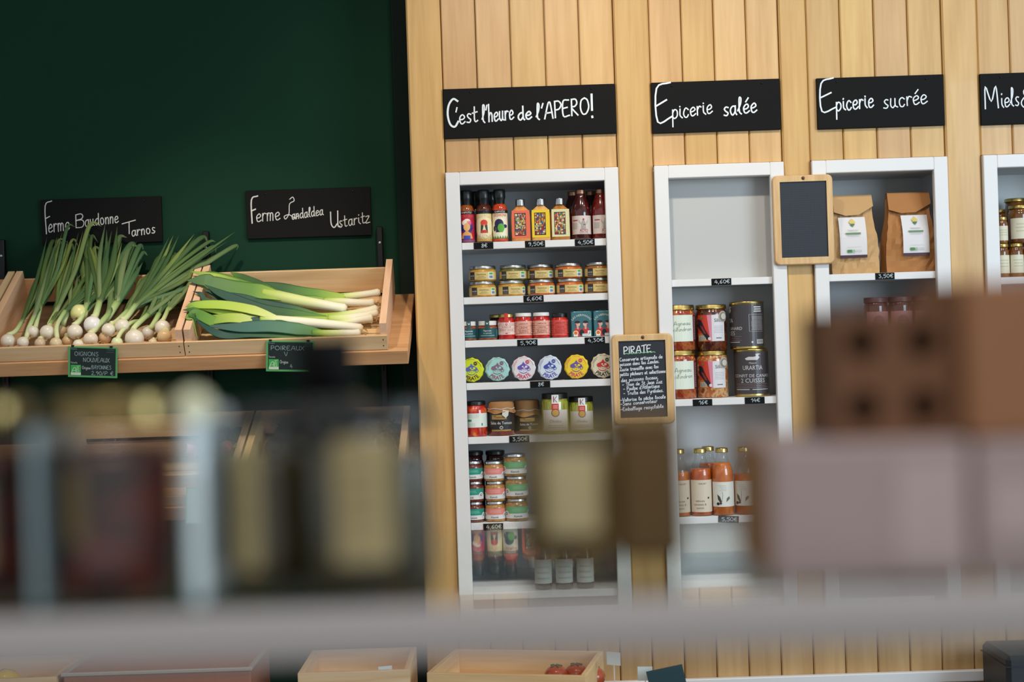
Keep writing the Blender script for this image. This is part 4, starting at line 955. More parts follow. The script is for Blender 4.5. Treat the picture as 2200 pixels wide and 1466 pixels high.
def badge(t, R, Hh):
    b = B(); D = Decal(b, .034, .034, .62 * Hh, R, .040); D.lift = .0012; D.ell(.5, .5, .5, .5, C('#b9b2a6'), 0, 22); D.ell(.5, .5, .40, .40, C('#8e867a'), 1, 22); D.ell(.5, .5, .28, .28, C('#cfc8bc'), 2, 16); b.done('round_sticker', PAPER, t)
G2 = 'gold-lidded stew jars stacked two high'
hA, hS = 102, 101
for lv, (pA, pS, bodyS) in enumerate(((1461, 1532, PORK), (1458.5, 1529.5, PORKD))):
    RA, HA = 36 * k, (hA + 1 if lv == 0 else 97) * k; RS, HS = 33.5 * k, (100 if lv == 0 else 99) * k
    zA = Zs + (0 if lv == 0 else (hA + 1) * k - .0003); zS = Zs + (0 if lv == 0 else 100 * k - .0003)
    w = 'upper' if lv else 'lower'
    jar(pA, zA, .05, RA, HA, STEW, GOLD, '%s gold-lidded jar with pale green handwritten label, by the left frame' % w, lab_agneau, 'jar', 'stew_jar', G2, STRP, .015, (.20, .78), 2.3, .18, 1.0)
    t = jar(pS, zS, .062, RS, HS, bodyS, GOLD, '%s gold-lidded jar with red and white label, beside the grey tins' % w, lab_sillon, 'jar', 'stew_jar', G2, STRP, .013, (.21, .78), 1.9, -.14, 1.0)
    badge(t, RS, HS)
GT = C('#454144')
def lab_confit(D):
    D.rect(0, 0, 1, 1, GT); w = C('#cfcaca')
    D.poly([(.445, .80), (.56, .80), (.585, .86), (.57, .90), (.58, .94), (.565, .955), (.54, .93), (.545, .89), (.52, .875), (.47, .88), (.43, .84)], w, 1); D.poly([(.535, .935), (.565, .955), (.60, .935), (.57, .925)], w, 1)
    D.text('Maison', .51, .71, .045, w, 1, .10); D.text('URARTIA', .51, .57, .105, w, 1, .21)
    D.text('CONFIT DE CANARD', .51, .395, .075, w, 1, .46); D.text('2 CUISSES', .51, .27, .10, w, 1, .40)
    for v in (.235, .15): D.rect(.30, v, .72, v + .006, C('#9a8a88'), 1)
    D.rect(.32, .185, .70, .20, C('#7d5a58'), 1); D.rect(.31, .10, .47, .115, w, 1); D.rect(.50, .10, .70, .115, w, 1)
    D.text('2 CUISSES', .02, .25, .09, w, 1, .34); lines(D, .12, .35, .17, .9, 8, C('#8c8684'), 1, .4)
    D.rect(.80, .35, .803, .75, w, 1); D.rect(.80, .35, .98, .354, w, 1); D.rect(.80, .75, .98, .754, w, 1); lines(D, .82, .38, .97, .72, 11, C('#a09a98'), 1, .35)
    D.rect(.88, .06, .97, .16, C('#d6d2d0'), 1)
    for i in range(7): D.rect(.888 + i * .011, .075, .893 + i * .011, .15, C('#3a3638'), 2)
    D.ell(.83, .10, .025, .025, w, 1); lines(D, .85, .80, .95, .95, 3, w, 1, .5)
tn = None
for lv, lab in ((0, 'lower grey tin with white duck and lettering, gold rims'), (1, 'upper grey tin turned to its ingredients side, gold rims')):
    Y = .055; kk = sc(Y); R, Hh = 36.5 * kk, 101.5 * kk; px = 1616 if lv == 0 else 1609.5
    t = thing('duck_tin', lab, 'tin', (x_at(px, Zs, Y), Y, Zs + lv * (Hh - .0002)), (0, 0, -.13 if lv == 0 else -1.72), 'grey tins stacked two high')
    b = B(); b.lathe([(0, .003), (.95 * R, .003), (.97 * R, 0), (1.015 * R, .001), (1.015 * R, .004), (R, .006), (R, Hh - .006), (1.015 * R, Hh - .004), (1.015 * R, Hh - .001), (.97 * R, Hh), (.95 * R, Hh - .003), (0, Hh - .003)], 40); b.done('can_body', GOLD, t)
    b = B(); lab_confit(Decal(b, 5.6 * R, Hh - .016, .008, R)); b.done('paper_label', ink('satin_print', .3), t)
Zb = SZ[1][2]; k = sc(.03)
SOUP = mottled('orange_soup', [C('#c8601c'), C('#dc7a2c')], 40, .25, .3); SOUP2 = mottled('deep_orange_soup', [C('#b34c12'), C('#cc6420')], 40, .25, .3)
CLEAR = glass('clear_bottle_glass', (.96, .97, .96, 1), .05)
BOTP = [(0, .002), (.93, 0), (1, .02), (1, .60), (.97, .66), (.82, .74), (.60, .82), (.50, .87), (.48, .94), (.54, .95), (.54, .975), (.5, .98)]
def lab_soup(kind):
    def f(D):
        if kind == 'leaf':
            D.rect(0, 0, 1, 1, C('#e6e4da')); lines(D, .28, .62, .62, .88, 4, C('#b0aca2'), 1, .15, .6)
            D.poly([(.24, .50), (.34, .40), (.40, .20), (.34, .16), (.26, .30)], C('#4a4640'), 1); D.poly([(.56, .18), (.70, .32), (.68, .42), (.58, .34)], C('#6a665e'), 1); D.ell(.26, .12, .06, .06, C('#26221f'), 2); D.ell(.36, .14, .05, .05, C('#5a3c3a'), 2); D.stroke([(.40, .2), (.44, .45), (.42, .6)], .0008, C('#6a665e'), 1)
        else:
            D.rect(0, 0, 1, 1, C('#dccdb8')); D.text('YAKURT', .5, .86, .055, C('#8a7c6c'), 1, .3)
            for i, w in enumerate(('veloute', 'carottes &', 'cumin')): D.text(w, .40, .32 - i * .11, .07, C('#8a7260'), 1, .46)
            D.ell(.72, .44, .035, .035, C('#4a4038'), 1, 8)
    return f
def soup(px, Y, label, body, fill, kind, R_=23.5, H_=143, turn=0, empty=False):
    R, Hh = R_ * k, H_ * k; Z = Zb
    t = thing('soup_bottle', label, 'bottle', (x_at(px, Z, Y), Y, Z), (0, 0, turn), 'orange soup bottles on the third shelf')
    b = B(); b.lathe(scaled(BOTP, R, Hh), 32); b.done('glass_bottle', CLEAR, t)
    pr = []
    for r, z in BOTP:
        if z > fill: break
        pr.append((max(0, r - .03), max(z, .006)))
    zz = pr[-1]; pr += [(zz[0] * .93, fill), (0, fill)]
    b = B(); b.lathe(scaled(pr, R, Hh), 28); b.done('soup', body, t)
    lidmesh(t, 'lid', GOLD, R * .58, .935 * Hh, Hh)
    if kind:
        b = B(); lab_soup(kind)(Decal(b, 2.5 * R, .37 * Hh if kind == 'leaf' else .48 * Hh, .135 * Hh if kind == 'leaf' else .06 * Hh, R)); b.done('paper_label', PAPER, t)
soup(1554.5, .025, 'orange soup bottle with white leaf label, in front', SOUP, .78, 'leaf')
soup(1508, .032, 'orange soup bottle with beige label, left of the leaf label one', SOUP2, .70, 'text')
soup(1461.5, .032, 'orange soup bottle with pale label, half hidden by the tan spice jar', SOUP, .66, 'text', 22.3, turn=.2)
soup(1525, .10, 'dark orange soup bottle standing behind the other two', SOUP2, .75, None)
soup(1602, .034, 'orange soup bottle blurred behind the left pink grey carton', SOUP2, .60, 'leaf', turn=-.3)

# --- third unit: paper bags and jam jars
Zg = SZ[2][0]
KR = {'pale': plain('kraft_pale', C('#c99f6c'), .75, noise=.06, nscale=25), 'brown': plain('kraft_brown', C('#b17843'), .75, noise=.08, nscale=25)}
def bag(px0, px1, ytop, label, mat, Y, seed, lx, tiltz):
    """block-bottomed bag: gusseted sides, creased belly, top folded over"""
    r = random.Random(seed); k = sc(Y); w = (px1 - px0) * k; Z = Zg; pxc = (px0 + px1) / 2
    h = at(pxc, ytop, Y).z - Z; t = thing('paper_bag', label, 'paper bag', (x_at(pxc, Z, Y + .035), Y + .035, Z), (0, 0, tiltz), 'brown paper bags on the third unit')
    b = B(); d = .07; nx, nz = 12, 14; ring = []
    def sect(v):
        # half width, depth at height share v
        ww = w / 2 * (1.0 if v < .35 else 1.0 - .17 * min(1, (v - .35) / .35)); dd = d / 2 * (1 - .1 * v if v < .5 else max(.10, .95 - 1.55 * (v - .5)))
        return ww, dd
    for j in range(nz + 1):
        v = j / nz; ww, dd = sect(v); R_ = []
        for i in range(nx + 1):
            u = i / nx * 2 - 1; bul = (1 - u * u) * .014 * math.sin(PI * min(1, v * 1.25)) ; cr = r.uniform(-.0035, .0035) if 0 < j < nz and 0 < i < nx else 0
            R_.append(b.v(ww * u + (r.uniform(-.002, .002) if 0 < j < nz else 0), -dd - bul + cr, v * h * .985))
        R_.append(b.v(ww * .90, 0.0, v * h * .985))
        for i in range(nx, -1, -1): R_.append(b.v(ww * (i / nx * 2 - 1), dd, v * h * .985))
        R_.append(b.v(-ww * .90, 0.0, v * h * .985)); ring.append(R_)
    N = len(ring[0])
    for j in range(nz):
        for i in range(N): b.f([ring[j][i], ring[j][(i + 1) % N], ring[j + 1][(i + 1) % N], ring[j + 1][i]], False)
    b.f(ring[0][::-1]); b.f(ring[-1]); b.done('bag_body', mat, t)
    b = B(); ww, dd = sect(.97); z1, z0 = h, h * .76
    fx = [(-ww, z1), (ww, z1), (ww * 1.02, z0 + .022), (ww * .25, z0 - .004), (-ww * .45, z0 - .006), (-ww * 1.02, z0 + .006)]
    b.prism(fx, lambda x, z: (x, -.012 - (z1 - z) * .36, z), lambda x, z: (x, -.0105 - (z1 - z) * .36, z))
    b.box(-ww, ww, -.0125, .008, z1 - .003, z1, .001); b.done('folded_top', mat, t)
    b = B(); lw, lh = 57 * k, 88 * k; D = Decal(b, lw, lh, h * .20)
    def P(u, v, L):
        z = D.z0 + v * D.h; vv = z / (h * .985); W_, dd_ = sect(vv); x = lx * w + (u - .5) * lw; q = max(-1, min(1, x / W_))
        return Vector((x, -dd_ - (1 - q * q) * .014 * math.sin(PI * min(1, vv * 1.25)) - .0085 - .0003 * L, z))
    D.p = P; up = D.up; D.up = lambda L: L
    for j in range(8): D.rect(0, j / 8, 1, (j + 1) / 8, C('#e3dfe0'))
    D.up = up
    D.rect(0, 0, 1, .07, C('#4a2b3a'), 1); D.poly([(.42, .84), (.58, .84), (.62, .88), (.5, .97), (.38, .88)], C('#e0c46a'), 1); D.poly([(.40, .83), (.60, .83), (.5, .76)], C('#4f7a4a'), 1)
    D.text('FARINE BIO', .5, .655, .035, C('#a8a4a2'), 1, .5); D.rect(.22, .58, .78, .615, C('#5f8a5c'), 1); lines(D, .25, .52, .75, .57, 2, C('#b0acaa'), 1, .25); D.rect(.25, .26, .78, .265, C('#c2bebe'), 1)
    D.rect(.26, .13, .42, .20, C('#4d8a50'), 2); D.rect(.45, .13, .53, .20, C('#9ac29a'), 2); lines(D, .56, .13, .80, .20, 2, C('#b8b4b4'), 2, .3); b.done('paper_label', PAPER, t)
bag(1783, 1884, 418, 'pale brown paper bag with white label, half behind the blank slate', KR['pale'], .035, 3, -.06, .0)
bag(1898.5, 2008, 412, 'darker brown paper bag with white label, by the right frame', KR['brown'], .03, 8, .06, .02)
Zj = SZ[2][1]; k = sc(.05)
JAM = mottled('dark_jam', [C('#2c0c10'), C('#4a141a')], 50, .15, .9); JAM2 = mottled('rose_jam', [C('#7a2c2c'), C('#a04a44')], 50, .15, .9)
PLUM = plain('plum_brown_lid', C('#4a2a2c'), .35)
def lab_jam(D): D.rect(0, 0, 1, 1, C('#b47c80')); D.ell(.5, .6, .22, .26, C('#8c5a62'), 1); lines(D, .2, .1, .8, .3, 2, C('#d9b0b0'))
for ci, px in enumerate((1884, 1936, 1988)):
    for lv in range(2):
        R, Hh = 25.4 * k, 102 * k
        jar(px, Zj + lv * (Hh - .0002), .05, R, Hh, JAM, PLUM, 'dark jam jar with plum lid, %s one of the stack, %s' % ('upper' if lv else 'lower', ['nearest the left frame', 'in the middle', 'nearest the right frame'][ci]), lab_jam, 'jar', 'jam_jar', 'plum-lidded jam jars below the paper bags', STRP, .016, (.12, .70), 2.2, 0, 1.0)
for lv in range(2):
    jar(1825, Zj + lv * 58 * k, .045, 25 * k, 58 * k + .0002, JAM2, SILVER, 'rose coloured jam jar, %s of two, just inside the left frame' % ('upper' if lv else 'lower'), lab_jam, 'jar', 'jam_jar', None, JARP, .010, (.2, .7), 2.2, .3, .93)

# --- fourth unit: honey jars
Zh = SZ[3][0]; k = sc(.05)
HON = mottled('honey', [C('#5a3010'), C('#8c5418')], 30, .12, .9)
def lab_honey(D): D.rect(0, 0, 1, 1, C('#e2dcc4')); lines(D, .2, .3, .8, .8, 3, C('#cfc6a4'))
HG = 'honey jars on the fourth unit'
for px, lv, Y, R_, H_, lab in ((2154, 0, .04, 15, 72, 'small honey jar on the shelf board nearest the frame'), (2184.5, 0, .04, 15, 72, 'small honey jar on the shelf board, second from the frame'), (2215, 0, .04, 15, 72, 'small honey jar on the shelf board at the picture edge'),
                           (2153, 72, .04, 12.5, 58, 'little honey jar standing on another jar nearest the frame'), (2192, 72, .06, 24, 82, 'big honey jar with cream label standing on smaller jars'),
                           (2152, 0, .12, 13, 150, 'tall dark honey jar at the back nearest the frame'), (2186, 0, .14, 24, 174, 'tallest honey jar at the back, gold lid above the big jar')):
    jar(px, Zh + lv * k, Y, R_ * k, H_ * k, HON, GOLD, lab, lab_honey if Y < .1 else None, 'jar', 'honey_jar', HG, JARP, .010, (.12, .66), 2.4, 0, .95)

# ------------------------------------------------------------------ sloping produce shelf on the green wall
PINE = wood('pine_boards', C('#b98555'), C('#dba877'), 'X', 8.0, .55, .05, knots=2.2)
POPLAR = wood('poplar_crate_boards', C('#d0a676'), C('#efcda2'), 'X', 6.0, .65, 0, knots=1.6)
POPLARY = wood('poplar_crate_sides', C('#d3aa7a'), C('#f0d0a6'), 'Y', 6.0, .65, 0)
TL = math.radians(26.0); CT, ST = math.cos(TL), math.sin(TL)
SY, SZ0 = -0.16, ZC - 0.017                  # front top edge of the shelf board
XR = x_at(876, SZ0, SY)
BLACKM = plain('black_metal', C('#0c0d0d'), .45, .3)
for px, top, lab in ((2, 515, 'black metal wall upright at the left edge of the picture'), (441.5, 497, 'black metal wall upright behind the onion and leek crates'), (815, 487, 'black metal wall upright behind the right end of the leek crate')):
    z1 = at(px, top, YG - .02).z; x = at(px, top, YG - .02).x
    t = thing('shelf_upright', lab, 'shelf upright', (x, YG - .012, 0), group='black metal uprights on the green wall')
    b = B(); b.box(-.0095, .0095, -.012, .0115, 0.03, z1, .002); b.done('rail', BLACKM, t)
    b = B()
    for zz in (.26, .70): b.box(-.0025, .0025, -.0125, -.0118, z1 * zz, z1 * zz + .02)
    b.done('slot', plain('slot_black', C('#020202'), .9), t)
    b = B(); b.M = Matrix.Translation((0, -.0122, z1 - .052)) @ Matrix.Rotation(PI / 2, 4, 'X'); b.lathe([(0, .002), (.002, .0028), (.0048, .0012), (.005, 0)], 14); b.done('screw', plain('zinc_screw', C('#b9b9b4'), .35, .9), t)
def produce_shelf(dz, label):
    t = thing('produce_shelf', label, 'shelf', (XR, SY, SZ0 + dz), (TL, 0, 0), 'sloping pine produce shelves')
    b = B(); b.c = (1, 1, 1, 1); b.box(-2.2, 0, 0, .405, -.045, 0, .002); b.done('board', PINE, t)
    for x in (-.095, -.612, -1.18):
        b = B(); b.box(x - .006, x + .006, .05, .40, -.075, -.0455); b.done('bracket', BLACKM, t)
    return t
produce_shelf(0, 'upper sloping pine shelf carrying the onion and leek crates')
DZ2 = -.436
produce_shelf(DZ2, 'lower sloping pine shelf in the dark below the onions and leeks')
def onslope(x, y, z, dz=0): return Vector((XR + x, SY + y * CT - z * ST, SZ0 + dz + y * ST + z * CT))
def crate(x0, x1, label, dz=0.0, fronts=((.0, .046),), zs=(.082, .13), group='wooden fruit crates on the pine shelves'):
    t = thing('fruit_crate', label, 'crate', onslope(x0, .006, .0006, dz), (TL, 0, 0), group); w = x1 - x0; d = .385; r = random.Random(label)
    def tone(): return (r.uniform(.9, 1.05), r.uniform(.88, 1.02), r.uniform(.84, 1.0), 1)
    for z0, z1 in fronts:
        b = B(); b.c = tone(); b.box(0, w, 0, .008, z0 + .001, z1, .0008); b.done('front_board', POPLAR, t)
    b = B(); b.c = tone(); b.box(.001, w - .001, d - .010, d, .022, .100, .0008); b.done('back_board', POPLAR, t)
    for x in (.001, w - .021):
        b = B(); b.c = tone()
        b.prism([(.0085, .001), (d - .0105, .001), (d - .0105, zs[1]), (.0085, zs[0])], lambda y, z: (x, y, z), lambda y, z: (x + .020, y, z)); b.done('side_board', POPLARY, t)
    b = B()
    for i in range(4):
        b.c = tone(); y0 = .010 + i * (d - .022) / 4; b.box(.022, w - .022, y0, y0 + (d - .022) / 4 - .004, .001, .007)
    b.done('floor_slat', POPLAR, t)
    b = B()
    for x in (.012, w - .012):
        for z0, z1 in fronts:
            for q in (.3, .72):
                b.M = Matrix.Translation((x, -.0003, z0 + (z1 - z0) * q)) @ Matrix.Rotation(PI / 2, 4, 'X'); b.lathe([(0, .0006), (.0018, .0003), (.002, -.0005)], 8)
    b.done('nail', plain('dark_nail', C('#33302c'), .4, .8), t)
    return t
def xs(px, y=.01, z=.02, dz=0): p = onslope(0, y, z, dz); return x_at(px, p.z, p.y) - XR
CX = [xs(-32), xs(397), xs(833)]
crate(CX[1] + .0015, CX[2], 'pale wooden crate holding the leeks')
crate(CX[0], CX[1] - .0015, 'pale wooden crate holding the spring onions')
crate(CX[0] - .60, CX[0] - .004, 'wooden crate cut off by the left edge, beside the onion crate')
crate(xs(100, dz=DZ2), xs(512, dz=DZ2), 'wooden crate of turnips on the lower shelf, seen between the dark jars', DZ2, ((.0, .034), (.062, .105)), (.104, .104))
crate(xs(516, dz=DZ2), xs(872, dz=DZ2), 'wooden crate on the lower shelf hidden behind the olive jars', DZ2, ((.0, .034), (.062, .105)), (.104, .104))

# --- price boards hooked on the crates
def hook_board(tl, w_, h_, label, lines_, tiltz):
    p = at(*tl, SY - .016); k = sc(SY - .016); w, h = w_ * k, h_ * k
    t = thing('price_board', label, 'price board', (p.x, SY - .016, p.z), (math.radians(3), tiltz, 0), 'green edged price boards hooked on the crates')
    b = B(); GB = C('#4f9a5c'); r = .006
    b.c = GB; b.box(0, w, 0, .0025, -h, 0, .0008); b.c = C('#10211f'); b.box(w * .045, w * .965, -.0006, .0002, -h * .93, -h * .045)
    for u in (.09, .87): bb = B(); bb.box(w * u - .004, w * u + .004, -.0012, .012, -.002, .0035); bb.done('hook', BLACKM, t)
    D = Decal(b, w, h, -h); D.p = lambda u, v, L: Vector((u * w, -.0009 - .0002 * L, -h + v * h))
    D.rect(.06, .07, .265, .40, C('#3a9a48'), 0); D.rect(.06, .07, .265, .155, C('#b9c9b4'), 1)
    lt = C('#c9e0c4'); D.stroke([(.08, .17), (.12, .30), (.155, .31), (.165, .17)], .0012, lt, 1); D.stroke([(.10, .21), (.16, .22)], .001, lt, 1, 1)
    D.stroke([(.185, .31), (.185, .17), (.225, .18), (.225, .235), (.19, .245), (.22, .27), (.21, .31), (.185, .31)], .001, lt, 1, 1); D.stroke([(.185, .37), (.20, .345), (.235, .37)], .001, lt, 1)
    D.write('Origine', .29, .27, .46, .05, .0008, C('#b8c4c0'), 1, 0, .2); D.write('Produit', .06, .90, .18, .02, .0005, C('#7f8c88'), 1); D.write('Variete', .06, .45, .19, .03, .0006, C('#a5b0ac'), 1)
    lines(D, .78, .80, .94, .95, 2, C('#4a5856'), 1, .2)
    b.done('board', PAPER, t)
    b = B(); D2 = Decal(b, w, h, -h); D2.p = D.p
    for q in lines_: D2.write(*q)
    b.done('chalk_lettering', CHALK, t)
cc = C('#8fa5a8')
hook_board((146.5, 744.0), 106, 66.5, 'green edged price board for the onions, hooked on the onion crate', [('OIGNONS', .13, .70, .62, .065, .0011, cc), ('NOUVEAUX', .31, .51, .85, .065, .0012, cc), ('BAYONNES', .48, .28, .88, .06, .0011, cc), ('2,90/P \u20ac', .48, .09, .93, .06, .0012, cc)], .06)
hook_board((571.5, 732.0), 104, 66.5, 'green edged price board for the leeks, half hidden by the black bottle cap', [('POIREAUX', .10, .70, .80, .065, .0012, cc), ('V', .38, .51, .45, .065, .0011, cc), ('4', .50, .12, .55, .06, .0012, cc)], .045)

def inside(p, i, m=.004, drape=False):
    """a point of a vegetable kept off the boards of crate i (world in, world out)"""
    dy, dz = p.y - SY, p.z - SZ0; y = dy * CT + dz * ST; z = -dy * ST + dz * CT; x = p.x - XR
    z = max(z, .009 + m); top = .082 + (.13 - .082) * max(0, min(1, y / .385))
    if drape and x < CX[i] + .023 + m and y > .03 and top + m - z < .055: z = max(z, top + m)
    if z < top + m: x = max(CX[i] + .023 + m, min(CX[i + 1] - .025 - m, x))
    if z < .104 + m: y = min(y, .374 - m)
    if z < .048 + m: y = max(y, .016 + m)
    return onslope(x, y, z)
# --- spring onions: bulb, leaves and roots each
ONION = ink('onion_skin', .32, coat=.35)
LEAFM = ink('leaf_green', .55, spec=.3)
def vpix(p): return at(p[0], p[1], p[2])
def yb(py): return -.125 + (735 - py) * .0013
ONG = 'white spring onions piled in the crate'
ro = random.Random(21)
GREENS = [C('#4a6234'), C('#5a743c'), C('#6a8050'), C('#425f38'), C('#54734c'), C('#74865a')]
def onion(cx, cy, r, label, col='#ece2cf', leaves=(), dY=0.0, tuft=None):
    Y = yb(cy) + dY; k = sc(Y); R = r * k * .97; c = inside(at(cx, cy, Y), 0, R * .9)
    t = thing('spring_onion', label, 'spring onion', c, group=ONG)
    ax = Vector((ro.uniform(-.35, .35), ro.uniform(.35, .7), ro.uniform(.5, .9)))
    if leaves: ax = (at(*leaves[0][0], Y + .05) - c); ax = Vector((ax.x, abs(ax.y) + .02, ax.z)).normalized()
    else: ax.normalize()
    M = ax.to_track_quat('Z', 'X').to_matrix().to_4x4()
    w, g = C(col), C('#dfe2a8'); tan = C('#c9a06a')
    b = B(); b.M = M
    b.lathe([(0, -R * .96), (R * .30, -R * .95), (R * .70, -R * .74), (R * .96, -R * .30), (R, .05 * R), (R * .92, .42 * R), (R * .66, .76 * R), (R * .38, R * 1.0), (R * .24, R * 1.28), (0, R * 1.35)], 20,
            cols=[tan, mixc([tan, w], .6), w, w, w, w, mixc([w, g], .35), g, g, g]); b.done('bulb', ONION, t)
    b = B()
    for i in range(7):
        a = 2 * PI * i / 7 + ro.random(); b.c = C('#cdb48a'); p0 = M @ Vector((R * .15 * math.cos(a), R * .15 * math.sin(a), -R * .95)); p1 = M @ Vector((R * .4 * math.cos(a), R * .4 * math.sin(a), -R * (1.1 + .25 * ro.random())))
        b.tube(cat([p0, (p0 + p1) / 2 + Vector((ro.uniform(-1, 1), 0, ro.uniform(-1, 1))) * R * .1, p1], 3), .0006, 4)
    b.done('root', ONION, t)
    neck = M @ Vector((0, 0, R * 1.1))
    for path, wpx, tips in leaves:
        # path: a stem point in the picture, then the direction its leaves fan out to
        pass
    return t, neck, c
ONS = [(17, 733, 16, 'at the far left of the pile'), (49, 736, 13, 'low in front, third from the left edge'), (70.5, 713, 13.5, 'upper, left part of the pile'), (102, 714, 16.5, 'with dark root spot, left of the middle'),
       (131, 711, 13, 'tan, behind the gap left of the stacked pair'), (86, 738, 12, 'half hidden low behind the crate front, left'), (120, 738, 13.5, 'tan with loose roots, above the price board corner'),
       (161, 713, 17, 'below the yellow-green one'), (145, 735, 12, 'shaded, low behind the price board'), (170, 673, 19.5, 'yellow-green, topmost of the pile'), (199, 698, 19.5, 'large white, right below the yellow-green one'),
       (221, 702, 15, 'behind the large white one'), (195, 729, 16, 'under the large white one, above the price board'), (168, 741, 12, 'peeking over the price board'), (233, 709, 15, 'right of the large white one, upper'),
       (263, 701, 16.5, 'round, at the foot of the long right-leaning leaves'), (226, 729, 14, 'shaded, low right of the price board'), (251.5, 737, 13, 'small and greenish, with a bent stalk'),
       (289, 728, 21, 'widest of all, in front on the right'), (317, 716, 14.5, 'greyish, behind the widest one'), (349, 704, 17, 'upper one near the crate divider'), (353, 723, 16, 'tan with pointed root, nearest the crate divider'), (328, 737, 10, 'small, low near the crate divider')]
COLS_ON = {4: '#dcc39c', 6: '#e0cba4', 8: '#cfae84', 9: '#e6e39a', 10: '#f2efec', 16: '#d3b088', 17: '#dfe6b4', 19: '#d6cfc6', 21: '#e2c290', 12: '#ecd9c0', 5: '#d9c0a0', 22: '#dcc8a4'}
# bunches of leaves: (onion index, stem points in the picture, tips)
FAN = {0: ([(33, 712), (48, 690)], [(100, 560), (118, 530), (86, 590)], 5), 1: ([(62, 705), (74, 678)], [(112, 545), (140, 520)], 5), 2: ([(78, 694), (86, 660)], [(134, 500), (122, 528), (108, 520)], 5.5),
       3: ([(108, 694), (122, 668)], [(160, 545), (150, 560), (148, 520), (178, 500)], 6), 4: ([(138, 690), (150, 662)], [(196, 556), (210, 560), (185, 600)], 5.5), 6: ([(122, 700), (140, 668)], [(215, 590), (228, 610), (240, 585)], 5),
       7: ([(172, 688), (186, 655)], [(205, 620), (188, 505), (232, 560), (250, 555)], 6), 10: ([(206, 676), (214, 648)], [(189, 508), (240, 500), (258, 508), (283, 520), (205, 590)], 7.5), 11: ([(232, 680), (252, 650)], [(300, 533), (292, 560), (270, 540)], 8.5),
       9: ([(186, 662), (196, 645)], [(176, 520), (199, 560)], 5.5), 14: ([(250, 692), (275, 668)], [(330, 600), (350, 585), (340, 560)], 6.5), 15: ([(272, 682), (292, 655)], [(370, 545), (420, 505), (430, 520), (400, 560), (455, 535), (374, 520), (490, 522), (505, 560)], 6.5),
       8: ([(152, 716), (168, 690)], [(228, 575), (246, 566)], 6), 12: ([(206, 706), (234, 674)], [(272, 590), (262, 556)], 6.5), 16: ([(240, 712), (262, 690)], [(320, 606), (300, 596)], 6), 19: ([(326, 702), (342, 674)], [(398, 560), (386, 572)], 6), 5: ([(94, 722), (112, 690)], [(172, 590), (150, 606)], 5.5),
       18: ([(292, 700), (318, 676)], [(392, 600), (400, 590), (380, 640)], 6), 20: ([(352, 685), (362, 662)], [(400, 605), (385, 640), (515, 580)], 5), 17: ([(262, 712), (282, 694), (300, 690)], [(345, 640), (372, 628)], 5)}
def leaf_tube(b, pts, w, c0, c1, c):
    P = cat(pts, 7); P = P[:6] + [inside(q + c, 0, w * .7) - c for q in P[6:]]; n = len(P)
    b.tube(P, lambda q: w * (1.0 if q < .75 else max(.06, 1 - (q - .75) / .25)) * (.75 + .25 * min(1, q * 4)), 8, .55, (0, -1, .35), [C('#cfd6a0'), c0, c0, c1, c1])
for i, (cx, cy, r, wh) in enumerate(ONS):
    t, neck, c = onion(cx, cy, r, 'white spring onion ' + wh if i not in COLS_ON else 'spring onion ' + wh, COLS_ON.get(i, '#ece2cf'), dY=(.035 if i in (4, 8, 11, 16, 19) else 0.0))
    if i not in FAN: continue
    stem, tips, w = FAN[i]; Yc = yb(cy)
    S = [neck] + [inside(at(p[0], p[1], Yc + .028 * (q + 1)), 0, .006) - c for q, p in enumerate(stem)]
    k = sc(0); b = B()
    b.tube(cat(S, 5), lambda q: w * k * (1.0 - .1 * q) * 1.02, 10, .9, (0, -1, .3), [C('#dfe0b0'), C('#c9d69a'), C('#8ca860')])
    b.done('stalk', LEAFM, t)
    for tip in tips:
        m = 4 if len(tips) < 4 else 3
        for _ in range(m + (1 if i in (10, 15, 3, 7, 2, 9, 4) else 0)):
            j = 4 + _ * 7; tp = (tip[0] + ro.uniform(-j, j), tip[1] + ro.uniform(-j, j * 1.6)); s0 = stem[-1]
            Yt = min(.205, .085 + (620 - tp[1]) * .0011 + ro.uniform(-.015, .015)) if tp[1] < 640 else .07
            mid = ((s0[0] * .5 + tp[0] * .5) + ro.uniform(-9, 9), s0[1] * .5 + tp[1] * .5 + ro.uniform(-8, 10))
            pts = [S[-2] * .3 + S[-1] * .7, at(s0[0] * .85 + mid[0] * .15, s0[1] * .85 + mid[1] * .15, Yc + .065) - c, at(mid[0], mid[1], (Yc + .06 + Yt) / 2 - .01) - c, at(tp[0], tp[1], Yt) - c]
            if ro.random() < .30: q = at(tp[0] + ro.uniform(8, 26), tp[1] + ro.uniform(-4, 22), min(.22, Yt + .01)) - c; pts.append(q)
            pts = pts[:1] + [inside(q + c, 0, .006) - c for q in pts[1:]]
            g = ro.choice(GREENS); b = B(); leaf_tube(b, pts, w * k * ro.uniform(.55, 1.0), g, mixc([g, C('#8a9a52') if ro.random() < .3 else C('#3d5c38')], .6), c); b.done('leaf', LEAFM, t)

